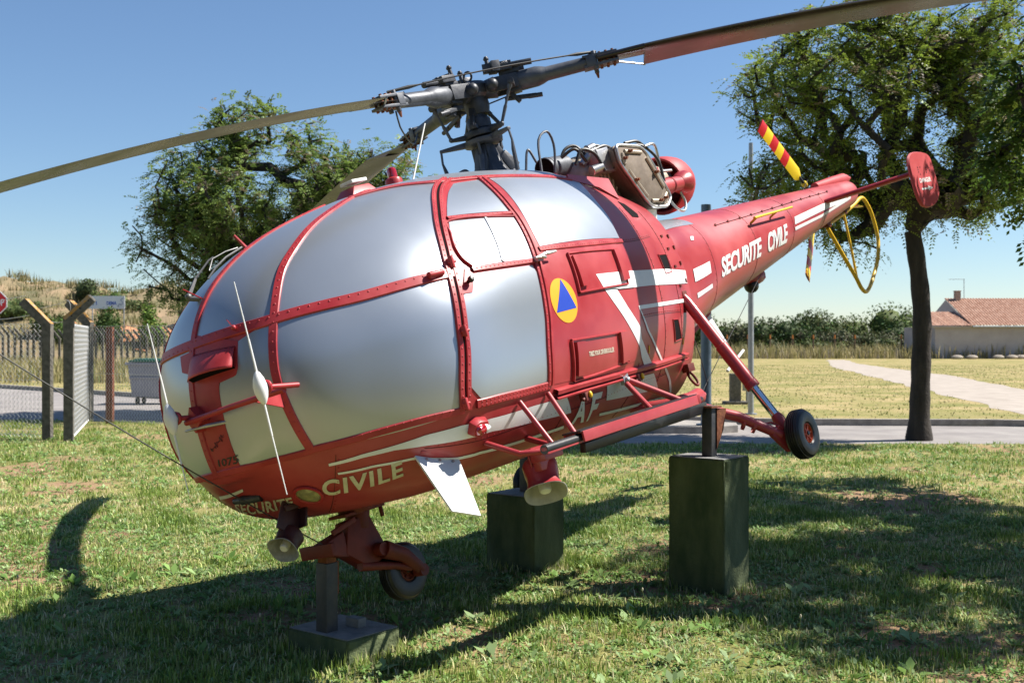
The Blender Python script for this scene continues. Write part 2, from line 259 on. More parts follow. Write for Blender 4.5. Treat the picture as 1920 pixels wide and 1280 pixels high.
# ================================================================ helicopter
# All helicopter coordinates: x forward, y to port, z up, metres, mast axis at x=y=0.
D = {"B":[[1.401,0.161,2.128],[1.588,0.205,2.077],[1.851,0.282,1.983],[2.061,0.334,1.892],[2.249,0.384,1.78],[2.399,0.414,1.661],[2.522,0.457,1.51],[2.581,0.473,1.405],[2.63,0.478,1.277],[2.652,0.477,1.148],[2.647,0.483,1.041],[2.615,0.489,0.89],[2.557,0.481,0.762]],"C":[[1.898,0.922,0.758],[1.891,0.954,0.883],[1.856,0.976,1.053],[1.833,0.982,1.197],[1.799,0.969,1.337],[1.757,0.935,1.461],[1.715,0.897,1.554],[1.612,0.811,1.707],[1.489,0.719,1.831],[1.308,0.589,1.967],[1.136,0.485,2.058],[0.971,0.415,2.114]],"D":[[1.207,0.95,0.774],[1.187,0.995,0.973],[1.142,1.002,1.138],[1.116,1.0,1.264],[1.084,0.984,1.386],[1.051,0.956,1.49],[1.021,0.925,1.575],[0.962,0.839,1.739],[0.928,0.767,1.84],[0.844,0.617,1.995],[0.744,0.471,2.104]],"belt":[[2.717,0.038,1.406],[2.679,0.286,1.401],[2.577,0.475,1.409],[2.413,0.628,1.417],[2.212,0.765,1.423],[1.976,0.881,1.441],[1.749,0.94,1.453]],"sill":[[2.757,0.017,0.73],[2.719,0.212,0.746],[2.639,0.319,0.742],[2.562,0.449,0.737],[2.527,0.516,0.756],[2.333,0.693,0.757],[2.099,0.84,0.761],[1.905,0.921,0.759]],"W1":[[1.47,0.755,1.798],[1.358,0.686,1.883],[1.208,0.59,1.981],[1.061,0.511,2.052],[0.946,0.49,2.077],[0.815,0.499,2.083],[0.908,0.638,1.973],[0.949,0.731,1.88],[0.966,0.797,1.8]],"W1a":[[1.47,0.755,1.798],[1.362,0.685,1.883],[1.208,0.59,1.981],[1.045,0.507,2.056]],"W1b":[[0.966,0.797,1.8],[0.932,0.72,1.893],[0.885,0.624,1.987],[0.815,0.51,2.076]],"W2a":[[1.609,0.951,1.472],[1.64,0.926,1.521],[1.632,0.889,1.592],[1.581,0.84,1.676],[1.502,0.784,1.76]],"W2b":[[1.083,0.959,1.482],[1.059,0.929,1.567],[1.022,0.885,1.658],[0.972,0.828,1.756]],"W3a":[[1.798,0.956,0.79],[1.861,0.959,0.866],[1.838,0.978,1.009],[1.807,0.987,1.17],[1.765,0.977,1.329],[1.7,0.985,1.332],[1.625,0.966,1.428]],"W3b":[[1.23,0.961,0.799],[1.22,0.99,0.924],[1.186,1.002,1.068],[1.15,1.003,1.215],[1.111,0.988,1.368],[1.121,0.972,1.441]],"W3":[[1.798,0.956,0.79],[1.861,0.959,0.866],[1.847,0.973,0.956],[1.826,0.982,1.062],[1.801,0.988,1.198],[1.765,0.977,1.329],[1.7,0.985,1.332],[1.625,0.966,1.428],[1.491,0.974,1.431],[1.306,0.975,1.435],[1.147,0.973,1.439],[1.122,0.979,1.411],[1.122,0.991,1.353],[1.15,1.003,1.215],[1.186,1.002,1.068],[1.22,0.99,0.924],[1.23,0.961,0.799],[1.442,0.971,0.797],[1.649,0.971,0.792]],"Ea":[[0.953,0.933,1.553],[0.934,0.899,1.631],[0.899,0.849,1.724],[0.858,0.791,1.811],[0.805,0.71,1.91],[0.756,0.628,1.991],[0.696,0.504,2.087]],"Eb":[[-0.098,0.8,1.586],[-0.117,0.774,1.654],[-0.147,0.738,1.728],[-0.16,0.7,1.801],[-0.175,0.654,1.873],[-0.235,0.558,1.987],[-0.38,0.385,2.12]],"doorbar1":[[1.487,0.766,1.783],[1.363,0.783,1.783],[1.195,0.799,1.781],[0.972,0.809,1.784]],"doorbar2":[[1.622,0.957,1.454],[1.427,0.967,1.458],[1.237,0.967,1.462],[1.069,0.964,1.467]],"doorbot":[[1.83,0.944,0.773],[1.65,0.965,0.773],[1.442,0.963,0.772],[1.218,0.951,0.775]],"doorchamfer":[[1.876,0.957,0.875],[1.862,0.953,0.837],[1.816,0.949,0.778]],"Ebot":[[0.977,0.94,1.534],[0.691,0.925,1.541],[0.351,0.887,1.55],[-0.119,0.802,1.566]],"rail":[[1.157,0.93,0.734],[0.785,0.898,0.739],[0.25,0.812,0.741],[-0.366,0.669,0.742],[-1.093,0.479,0.752]],"hatch1":[[0.729,0.944,1.489],[0.055,0.851,1.502],[0.088,0.885,1.271],[0.763,0.982,1.25]],"hatch2":[[0.964,0.986,0.99],[0.261,0.898,0.983],[0.224,0.835,0.798],[0.961,0.929,0.766]],"pad1":[[0.715,0.948,1.468],[0.623,0.939,1.474],[0.656,0.971,1.286],[0.728,0.978,1.28]],"pad2":[[0.145,0.869,1.493],[0.02,0.846,1.498],[0.068,0.881,1.299],[0.17,0.9,1.291]],"pad3":[[0.938,0.982,0.974],[0.845,0.975,0.973],[0.844,0.927,0.788],[0.94,0.938,0.792]],"pad4":[[0.385,0.92,0.985],[0.26,0.898,0.986],[0.242,0.846,0.815],[0.352,0.862,0.803]],"tirez":[[0.785,0.951,0.881],[0.456,0.907,0.877],[0.462,0.916,0.905],[0.785,0.958,0.908]],"rc":[[0.938,0.994,1.219],[0.917,0.984,1.351],[0.96,0.993,1.09],[1.059,0.999,1.241],[0.798,0.985,1.205]],"tri":[[0.914,0.985,1.343],[1.045,0.999,1.154],[0.829,0.987,1.166]],"st1t":[[0.5,0.948,1.348],[0.231,0.907,1.352],[-0.052,0.853,1.357],[-0.399,0.776,1.359],[-0.827,0.664,1.366],[-1.287,0.541,1.354]],"st1b":[[0.455,0.948,1.265],[0.225,0.911,1.245],[-0.024,0.862,1.247],[-0.375,0.785,1.252],[-0.785,0.677,1.253],[-1.254,0.55,1.256]],"st1tb":[[-1.437,0.487,1.354],[-1.634,0.472,1.381],[-1.807,0.46,1.407]],"st1bb":[[-1.418,0.485,1.264],[-1.584,0.473,1.287],[-1.779,0.459,1.319]],"dgl":[[0.461,0.948,1.279],[0.353,0.931,1.167],[0.147,0.875,0.978],[0.016,0.818,0.868],[-0.028,0.782,0.803],[-0.127,0.724,0.735]],"dgr":[[0.264,0.917,1.25],[0.157,0.895,1.129],[0.0,0.848,0.999],[-0.014,0.828,0.922],[-0.124,0.771,0.829],[-0.292,0.684,0.735]],"th1t":[[-0.031,0.857,1.128],[-0.382,0.778,1.132],[-0.697,0.696,1.137],[-1.07,0.592,1.144]],"th1b":[[-0.032,0.855,1.103],[-0.369,0.779,1.107],[-0.681,0.697,1.112],[-1.054,0.594,1.118]],"th1tb":[[-1.413,0.471,1.189],[-1.591,0.457,1.215],[-1.765,0.444,1.242]],"th1bb":[[-1.414,0.46,1.158],[-1.593,0.447,1.188],[-1.768,0.434,1.214]],"tdl":[[-0.027,0.857,1.121],[-0.132,0.811,0.961],[-0.323,0.722,0.828],[-0.488,0.637,0.74],[-0.617,0.567,0.684],[-0.824,0.448,0.602],[-1.044,0.296,0.511]],"tdr":[[-0.053,0.851,1.106],[-0.164,0.804,0.963],[-0.357,0.714,0.829],[-0.525,0.628,0.741],[-0.669,0.553,0.684],[-0.878,0.433,0.601],[-1.091,0.281,0.507]],"lot":[[2.481,0.495,0.67],[2.366,0.622,0.674],[2.236,0.718,0.676],[2.094,0.81,0.687],[1.918,0.886,0.688],[1.725,0.925,0.683],[1.352,0.921,0.689],[1.004,0.893,0.689]],"lob":[[2.475,0.488,0.657],[2.362,0.611,0.657],[2.232,0.706,0.653],[2.085,0.783,0.635],[1.902,0.848,0.617],[1.706,0.887,0.618],[1.307,0.858,0.604],[0.882,0.805,0.592]],"lo2t":[[0.497,0.83,0.693],[0.12,0.752,0.69],[-0.36,0.634,0.684]],"lo2b":[[0.413,0.74,0.601],[-0.019,0.628,0.585],[-0.637,0.462,0.569]],"lt1t":[[2.435,0.491,0.616],[2.307,0.614,0.608],[2.13,0.725,0.594],[1.973,0.763,0.553],[1.886,0.776,0.536],[1.732,0.805,0.532],[1.5,0.794,0.526],[1.221,0.766,0.526],[0.887,0.733,0.53]],"lt1b":[[2.429,0.485,0.605],[2.304,0.606,0.597],[2.126,0.717,0.583],[1.965,0.751,0.54],[1.876,0.762,0.522],[1.718,0.788,0.518],[1.48,0.772,0.511],[1.196,0.741,0.51],[0.857,0.705,0.513]],"lt2t":[[0.403,0.659,0.534],[-0.295,0.47,0.513],[-1.038,0.271,0.493]],"lt2b":[[0.361,0.624,0.516],[-0.361,0.421,0.492],[-1.113,0.219,0.471]],"nose_bar":[[2.536,-0.338,0.638],[2.604,-0.04,0.65],[2.586,-0.061,0.636],[2.502,-0.379,0.619]],"civile":[[2.415,0.324,0.52],[2.139,0.626,0.516],[2.187,0.69,0.595],[2.47,0.405,0.599]],"securite":[[2.383,-0.416,0.528],[2.429,0.112,0.5],[2.488,0.173,0.552],[2.51,-0.258,0.586]],"F_A":[[0.792,0.703,0.518],[0.594,0.663,0.513],[0.755,0.857,0.676],[0.854,0.87,0.676]],"F_F":[[0.55,0.651,0.51],[0.49,0.642,0.512],[0.536,0.815,0.663],[0.677,0.838,0.664]],"t1075":[[2.767,0.05,0.765],[2.744,0.173,0.76],[2.752,0.19,0.799],[2.774,0.06,0.8]],"sign":[[2.783,0.043,0.848],[2.776,0.157,0.907],[2.781,0.151,0.952],[2.788,0.038,0.887]],"box":[[2.734,0.0,1.364],[2.695,0.313,1.338],[2.736,0.306,1.183],[2.762,0.222,1.175],[2.775,0.194,1.105],[2.796,-0.003,1.093]],"redpanel_r":[[2.692,0.312,1.348],[2.728,0.31,1.221],[2.739,0.295,1.188],[2.768,0.196,1.176],[2.775,0.188,1.133],[2.778,0.183,1.055],[2.777,0.176,0.963],[2.766,0.175,0.855],[2.738,0.174,0.748]],"red_l":[[2.697,-0.0,1.451],[2.739,-0.003,1.352],[2.759,-0.002,1.292],[2.777,0.001,1.228],[2.788,0.002,1.167],[2.795,0.0,1.103],[2.793,-0.0,0.941],[2.783,0.003,0.838],[2.764,-0.014,0.75]],"tab":[[2.735,-0.086,1.356],[2.757,-0.035,1.298],[2.758,0.002,1.296],[2.735,-0.018,1.363]],"hood":[[2.741,0.007,1.347],[2.704,0.299,1.326],[2.731,0.299,1.223],[2.779,0.014,1.215]],"bracketA":[[2.797,-0.004,1.066]],"bracketB":[[2.652,0.478,1.117]],"nav":[[1.815,0.902,0.663]],"navplate":[[1.909,0.903,0.716],[1.768,0.929,0.701],[1.736,0.909,0.656],[1.786,0.882,0.622],[1.883,0.868,0.637]],"landl":[[2.457,0.269,0.54],[2.419,0.332,0.525],[2.489,0.201,0.557],[2.483,0.313,0.575]],"vent1":[[-0.642,0.527,1.905],[-0.745,0.509,1.888],[-0.848,0.532,1.803],[-0.801,0.562,1.772],[-0.657,0.603,1.769],[-0.628,0.578,1.831]],"vent2":[[-0.729,0.678,1.469],[-0.924,0.624,1.476],[-0.91,0.642,1.343],[-0.749,0.687,1.331]],"vent3":[[-0.716,0.672,1.007],[-0.843,0.635,1.006],[-0.933,0.571,0.866],[-0.763,0.616,0.857]],"patchH":[[1.668,0.947,1.465],[1.625,0.966,1.428],[1.7,0.985,1.332],[1.767,0.976,1.332]],"knob":[[1.696,0.97,1.39]],"handle":[[1.072,0.965,1.464],[1.032,0.963,1.468]],"peg":[[1.915,0.901,1.448],[1.872,0.917,1.443]],"hinge1":[[1.742,0.92,1.501]],"hinge2":[[1.843,0.98,1.143]],"hinge3":[[1.91,0.93,0.794]],"yel1":[[0.849,0.878,0.69]],"yel2":[[0.08,0.757,0.711]],"strutbr":[[-0.143,0.67,0.661]],"lad":[[1.501,0.946,0.724],[1.239,0.936,0.734]],"emblem":[[1.598,0.881,1.613]],"yt1":[[-0.164,0.767,0.842]],"yt2":[[-0.981,0.55,0.846]],"slide":[[1.221,0.811,1.763],[1.268,0.872,1.67],[1.316,0.926,1.566],[1.358,0.96,1.482]],"plate":[[2.131,0.727,0.596],[1.858,0.76,0.517]],"boomtext":[[-2.015,0.422,1.272],[-3.681,0.287,1.513],[-3.717,0.32,1.685],[-2.063,0.442,1.426]],"tst1t":[[-3.972,0.299,1.743],[-4.827,0.236,1.865],[-5.739,0.172,1.955]],"tst1b":[[-3.93,0.304,1.671],[-4.769,0.241,1.793],[-5.562,0.179,1.892]],"tst2t":[[-3.919,0.302,1.646],[-4.76,0.237,1.762],[-5.835,0.163,1.956]],"tst2b":[[-3.929,0.294,1.617],[-4.762,0.229,1.736],[-5.81,0.158,1.922]],"yrod":[[-2.974,0.34,1.713],[-3.816,0.292,1.792]],"bsq":[[-1.641,0.41,1.592],[-1.705,0.408,1.596],[-1.659,0.425,1.564],[-1.606,0.426,1.562]],"seam":[[-2.329,0.334,1.717],[-3.251,0.285,1.807],[-4.521,0.209,1.941],[-5.196,0.174,2.005]],"silv":[[-1.592,0.343,1.681],[-1.981,0.324,1.717]],"gusset":[[-1.939,0.306,1.07],[-1.991,0.327,1.104]],"SURF":{"xn":2.79661,"zn":1.05533,"zc1":1.31148,"w":[0.0,0.2663,0.5048,0.737,0.9775,1.0037,0.9442,0.7845,0.539],"ht":[0.0,0.2227,0.4538,0.6707,0.845,0.9678,1.0078,0.9709,0.755],"hb":[0.0,0.3532,0.4349,0.6867,0.8053,0.8493,0.8711,0.881,0.8891],"nt":[2.2457,1.9155,1.9731],"nb":[1.9872,3.174,2.0772],"sk":[0.0,0.1,0.2,0.33,0.48,0.63,0.76,0.88,1.0],"xe":-1.3},"BOOM":[0.4978,0.1455,1.307,2.0186],"ROT":[0.1192,2.85515,0.02107,-0.00328,0.07369,-0.01297,0.01127,0.87814,-0.09997,-0.03176,0.13173,-0.04762,-0.04416,-0.04333,0.22964,0.96871]}
SF = D['SURF']; SKN = np.array(SF['sk']); XN, XE = SF['xn'], SF['xe']
def herm(k, y, s):
    k = np.asarray(k, float); y = np.asarray(y, float); m = np.empty_like(y); h_ = np.diff(k); d = np.diff(y)/h_
    m[1:-1] = (d[:-1]*h_[1:]+d[1:]*h_[:-1])/(k[2:]-k[:-2]); m[0] = d[0]+(d[0]-m[1])*.5; m[-1] = d[-1]
    i = np.clip(np.searchsorted(k, s, side='right')-1, 0, len(k)-2); h = k[i+1]-k[i]; t = np.clip((s-k[i])/h, 0, 1)
    return (2*t**3-3*t**2+1)*y[i]+(t**3-2*t**2+t)*h*m[i]+(-2*t**3+3*t**2)*y[i+1]+(t**3-t**2)*h*m[i+1]
def sect(x):
    s = np.sqrt(np.clip((XN-np.asarray(x, float))/(XN-XE), 0, 1)); k3 = np.array([0,.5,1.])
    return (SF['zn']+(SF['zc1']-SF['zn'])*s, herm(SKN, SF['w'], s), herm(SKN, SF['ht'], s), herm(SKN, SF['hb'], s), np.interp(s, k3, SF['nt']), np.interp(s, k3, SF['nb']))
def Fs(P):
    x, y, z = P[...,0], P[...,1], P[...,2]; xx = np.minimum(x, XN-1e-5); zc, w, ht, hb, nt, nb = sect(xx)
    w = np.maximum(w, 1e-4); ht = np.maximum(ht, 1e-4); hb = np.maximum(hb, 1e-4)
    up = z > zc; hz = np.where(up, ht, hb); n = np.where(up, nt, nb)
    g = ((np.abs(y)/w)**n+(np.abs(z-zc)/hz)**n)**(1/n)
    return np.where(x > XN, 2+x-XN, g)
def proj(P):
    """push points on to the fuselage skin along rays from the cabin axis; returns points and outward normals"""
    P = np.asarray(P, float); sh = P.shape; P = P.reshape(-1, 3)
    ox = np.minimum(P[:,0], 1.9); O = np.stack([ox, np.zeros(len(P)), sect(ox)[0]], -1); d = P-O
    a = np.zeros(len(P)); b = np.full(len(P), 3.0)
    for _ in range(40):
        m = (a+b)/2; ins = Fs(O+d*m[:,None]) < 1; a = np.where(ins, m, a); b = np.where(ins, b, m)
    Q = O+d*((a+b)/2)[:,None]
    return Q.reshape(sh), normal(Q).reshape(sh)
def normal(Q):
    e = 2e-3; xs = np.minimum(Q[...,0], XN-2*e-1e-4); Z = Q.copy(); Z[...,0] = xs
    g = np.stack([Fs(Z+np.array(v)*e)-Fs(Z-np.array(v)*e) for v in ((1,0,0),(0,1,0),(0,0,1))], -1)
    g /= np.linalg.norm(g, axis=-1, keepdims=True)+1e-12
    return g
BM = D['BOOM']
def boomp(x):
    u = (x+1.3)/(-4.8); r = BM[0]+(BM[1]-BM[0])*u; z = BM[2]+(BM[3]-BM[2])*u; bl = np.clip((x+2.3)/1.0, 0, 1); bl = bl*bl*(3-2*bl)
    return r, z, r+.04*bl, 2+.9*bl
def bproj(P):
    P = np.asarray(P, float); r, z, w, n = boomp(P[...,0]); y = P[...,1]; dz = P[...,2]-z
    g = ((np.abs(y)/w)**n+(np.abs(dz)/r)**n)**(1/n); Q = np.stack([P[...,0], y/g, z+dz/g], -1)
    N = np.stack([np.full_like(y, 0.07), y/w**2, dz/r**2], -1); N /= np.linalg.norm(N, axis=-1, keepdims=True); return Q, N
def mir(P): P = np.array(P, float).copy(); P[...,1] *= -1; return P

heli = empty('helicopter', (.4206, 7.8142, .6193)); HELI_EUL = (R_(12.916), R_(6.703), R_(-128.075))
heli.rotation_euler = HELI_EUL
tag(heli, 'red and silver rescue helicopter propped nose-down on concrete blocks', 'helicopter')
HM = Matrix.Translation(heli.location) @ heli.rotation_euler.to_matrix().to_4x4()
def H2W(p): return HM @ Vector(p)
RIV = []                                                   # rivet positions and normals

# ---- shell
def shell():
    ns, na = 150, 176; V = []; F = []
    ss = np.linspace(0, 1, ns)[1:]; ss[0] = .004
    A = np.linspace(0, 2*np.pi, na, endpoint=False)
    ca, sa = np.cos(A), np.sin(A)
    for s in ss:
        x = XN-(XN-XE)*s*s; zc, w, ht, hb, nt, nb = [float(q) for q in sect(x)]
        n = np.where(sa >= 0, nt, nb); hz = np.where(sa >= 0, ht, hb)
        y = w*np.sign(ca)*np.abs(ca)**(2/n); z = zc+hz*np.sign(sa)*np.abs(sa)**(2/n)
        V.append(np.stack([np.full(na, x), y, z], -1))
    V = np.concatenate(V); k = len(ss)
    i = np.arange(k-1)[:,None]*na; j = np.arange(na)[None]; j2 = (j+1) % na
    F = np.stack([i+j, i+j2, i+na+j2, i+na+j], -1).reshape(-1, 4)
    m = MB(); m.v = [tuple(p) for p in V]; m.f = [tuple(int(q) for q in f) for f in F]; m.m = [0]*len(m.f)
    k0 = len(m.v); m.v.append((XN, 0, SF['zn'])); m.f += [(k0, (q+1) % na, q) for q in range(na)]; m.m += [0]*na
    m.f.append(tuple((k-1)*na+q for q in range(na))); m.m.append(0)
    return m.build('fuselage', 'red_paint', heli, ang=50)
fus = shell()
def boom():
    m = MB(); na = 56; xs = list(np.linspace(-1.28, -6.1, 40)); rings = []
    for x in xs:
        r, z, w, n = [float(q) for q in boomp(np.array(x))]
        rings.append([(x, w*np.sign(math.cos(a))*abs(math.cos(a))**(2/n), z+r*np.sign(math.sin(a))*abs(math.sin(a))**(2/n)) for a in np.linspace(0, 2*math.pi, na, endpoint=False)])
    r, z, _, _ = [float(q) for q in boomp(np.array(-6.1))]
    for t, f in ((.03,.97),(.06,.88),(.08,.7)):
        rings.append([(-6.1-t, r*f*math.cos(a), z+r*f*math.sin(a)) for a in np.linspace(0, 2*math.pi, na, endpoint=False)])
    V = [p for q in rings for p in q]; F = []
    for i in range(len(rings)-1):
        for k in range(na): F.append((i*na+k, (i+1)*na+k, (i+1)*na+(k+1) % na, i*na+(k+1) % na))
    F.append(tuple((len(rings)-1)*na+k for k in range(na)))
    m.add(V, F); return m.build('tail_boom', 'red_paint', heli)
tboom = boom()

# ---- skin patches and strips
def resamp(P, n):
    P = np.array(P, float); L = np.r_[0, np.cumsum(np.linalg.norm(np.diff(P, axis=0), axis=1))]; t = np.linspace(0, L[-1], n)
    return np.stack([np.interp(t, L, P[:,k]) for k in range(3)], -1)
def patch(name, a, b, m, off=.003, nu=24, nv=24, parent=None, P=proj, smooth=True, lip=True):
    """skin panel between two edge curves, with a small turned-down lip so that it has thickness"""
    A = smooth_path(a, nv) if smooth and len(a) > 2 else resamp(a, nv); B = smooth_path(b, nv) if smooth and len(b) > 2 else resamp(b, nv)
    u = np.linspace(0, 1, nu)[None,:,None]; G = A[:,None]*(1-u)+B[:,None]*u; Q, N = P(G); T = Q+N*off
    V = T.reshape(-1, 3); i = np.arange(nv-1)[:,None]*nu; j = np.arange(nu-1)[None]
    F = np.stack([i+j, i+j+1, i+nu+j+1, i+nu+j], -1).reshape(-1, 4)
    if lip:
        idx = np.r_[np.arange(nu), np.arange(1, nv)*nu+nu-1, (nv-1)*nu+np.arange(nu-2, -1, -1), np.arange(nv-2, 0, -1)*nu]
        low = (Q-N*.004).reshape(-1, 3)[idx]; k0 = len(V); V = np.r_[V, low]; n = len(idx); kk = np.arange(n)
        F = np.r_[F, np.stack([idx, k0+kk, k0+(kk+1) % n, idx[(kk+1) % n]], -1)]
    o = arr_mesh(name, V, F, m, parent or heli, smooth=True); o.data.set_sharp_from_angle(angle=R_(50)); return o
def strip(name, c, w, h, m, off=.001, n=50, parent=None, rivets=None, P=proj, shift=0.0, smooth=True, rmir=False, rsp=.05):
    """raised metal strip running along a curve on the skin"""
    C = smooth_path(c, n) if smooth and len(c) > 2 else resamp(c, n); Q, N = P(C)
    T = np.gradient(Q, axis=0); T /= np.linalg.norm(T, axis=1, keepdims=True)+1e-12; S = np.cross(N, T); S /= np.linalg.norm(S, axis=1, keepdims=True)
    if shift: Q, N = P(Q+S*shift)
    e = min(.004, w*.2); rows = []
    for d, hh in ((-w/2, -.004), (-w/2, h*.55), (-w/2+e, h), (w/2-e, h), (w/2, h*.55), (w/2, -.004)):
        q, nn = P(Q+S*d); rows.append(q+nn*(off+hh))
    V = np.stack(rows, 1).reshape(-1, 3); k = len(rows); i = np.arange(n-1)[:,None]*k; j = np.arange(k-1)[None]
    F = np.stack([i+j, i+j+1, i+k+j+1, i+k+j], -1).reshape(-1, 4)
    o = arr_mesh(name, V, F, m, parent or heli, smooth=True); o.data.set_sharp_from_angle(angle=R_(35))
    if rivets is not None:
        L = np.r_[0, np.cumsum(np.linalg.norm(np.diff(Q, axis=0), axis=1))]
        for lat in rivets:
            for t in np.arange(.03, L[-1]-.01, rsp):
                q = np.array([np.interp(t, L, Q[:,k_]) for k_ in range(3)]); s_ = np.array([np.interp(t, L, S[:,k_]) for k_ in range(3)])
                qq, nn = P((q+s_*lat)[None]); RIV.append((qq[0]+nn[0]*(off+h-.0005), nn[0]))
    return o
def zcurve(z, y0, y1, n, front=True):
    """points of the skin at height z for lateral positions y0..y1 on the nose"""
    out = []
    for y in np.linspace(y0, y1, n):
        a, b = 1.0, XN
        for _ in range(40):
            m_ = (a+b)/2
            if Fs(np.array([m_, y, z])) < 1: a = m_
            else: b = m_
        out.append((a, y, z))
    return np.array(out)
def topx(x, y=0.0):
    zc, w, ht, hb, nt, nb = [float(q) for q in sect(x)]; return zc+ht*(max(1-(abs(y)/w)**nt, 0))**(1/nt)
def botx(x, y=0.0):
    zc, w, ht, hb, nt, nb = [float(q) for q in sect(x)]; return zc-hb*(max(1-(abs(y)/w)**nb, 0))**(1/nb)
def noseA(z):
    a, b = 1.0, XN
    for _ in range(40):
        m_ = (a+b)/2
        if Fs(np.array([m_, 0.0, z])) < 1: a = m_
        else: b = m_
    return (a, 0.0, z)
Bc = np.array(D['B']); Cc = np.array(D['C']); Dc = np.array(D['D'])
beltz = 1.41; sillz = .75
Bup = [p for p in Bc if p[2] > beltz+.005][::-1]; Blo = [p for p in Bc if p[2] < beltz-.01]
Bbelt = np.array([2.578, .474, 1.407]); Cbelt = np.array([1.752, .938, 1.452]); Bup = [Bbelt]+Bup; Blo = [Bbelt]+Blo          # Bup bottom->top ; Blo top->bottom
Cup = [Cbelt]+[p for p in Cc if p[2] > 1.47]; Clo = [p for p in Cc if p[2] <= 1.43]+[Cbelt]           # Clo bottom->top
Atop = [noseA(z) for z in np.linspace(beltz, 1.95, 10)]+[(x, 0, topx(x)) for x in (2.0, 1.8, 1.6)]
Alow = [noseA(z) for z in np.linspace(beltz, sillz, 10)]
for sgn in (1, -1):
    f = (lambda P: np.array(P, float)) if sgn > 0 else mir
    patch('window_pane', f(Atop), f(Bup), 'silver', nu=26, nv=34)
    patch('window_pane', f(Bup), f(Cup), 'silver', nu=30, nv=34)
    patch('window_pane', f(Blo[::-1]), f(Clo), 'silver', nu=34, nv=26)
patch('window_pane', [p for p in np.array(D['redpanel_r'])[::-1]], Blo[::-1], 'silver', nu=20, nv=30, smooth=False)
patch('window_pane', mir(Alow[::-1]), mir(Blo[::-1]), 'silver', nu=26, nv=26)
# roof skin between the two roof rails
RE = np.array([(1.60,.20,2.08),(1.35,.30,2.10),(1.12,.42,2.085),(.9,.455,2.09),(.62,.48,2.095),(.3,.48,2.10),(0,.47,2.10),(-.22,.46,2.08)])
RE, _ = proj(RE)
patch('roof_panel', RE, mir(RE), 'silver', nu=26, nv=40)
# frames
def both(fn):
    fn(lambda P: np.array(P, float)); fn(mir)
strip('centre_frame', [(x, 0, topx(x)) for x in (1.62, 1.8, 2.0)]+[noseA(z) for z in np.linspace(1.95, sillz-.01, 24)], .042, .009, 'red_frame', n=90, rivets=(0,), off=.003)
def frames(f):
    strip('side_frame', f(Bc), .044, .009, 'red_frame', off=.003, n=80, rivets=(0,))
    strip('belt_frame', np.r_[zcurve(1.405, 0, .4, 6), f(np.array(D['belt'])[2:]) if f is not mir else np.array(D['belt'])[2:]] if f is not mir else mir(np.r_[zcurve(1.405, 0, .4, 6), np.array(D['belt'])[2:]]), .056, .010, 'red_frame', off=.003, n=80, rivets=(.012,))
    sl = np.r_[zcurve(sillz, .0, .45, 6), np.array([p for p in np.array(D['sill']) if p[1] > .5])]
    strip('sill_frame', f(sl), .036, .008, 'red_frame', off=.003, n=70, rivets=(.012,), rsp=.042)
    for sh in (.021, -.021):
        strip('door_post', f(Cc), .030, .013, 'red_frame', off=.003, n=90, shift=sh, rivets=(0,), rsp=.04)
    strip('door_seal', f(Cc), .014, .006, 'dark_void', off=.003, n=90)
    strip('roof_rail', f(RE), .045, .011, 'red_frame', off=.003, n=60, rivets=(0,))
both(frames)
# gusset tab and ventilation panel on the lower nose
patch('nose_panel', np.array(D['red_l'])[::-1], np.array(D['redpanel_r'])[::-1], 'red_frame', off=.006, nu=10, nv=40, smooth=False)
patch('gusset', [(2.70,-.10,1.36),(2.745,-.075,1.28)], [(2.735,-.012,1.37),(2.765,-.012,1.26)], 'red_frame', off=.009, nu=6, nv=6)
for k in range(14):
    q = np.array(D['red_l'])[min(k//2+1, 8)]*(.5 if k % 2 else 1.)+np.array(D['red_l'])[min(k//2+2, 8)]*(.5 if k % 2 else 0.)
    qq, nn = proj(q[None]+np.array([0,.012,0])); RIV.append((qq[0]+nn[0]*.007, nn[0]))

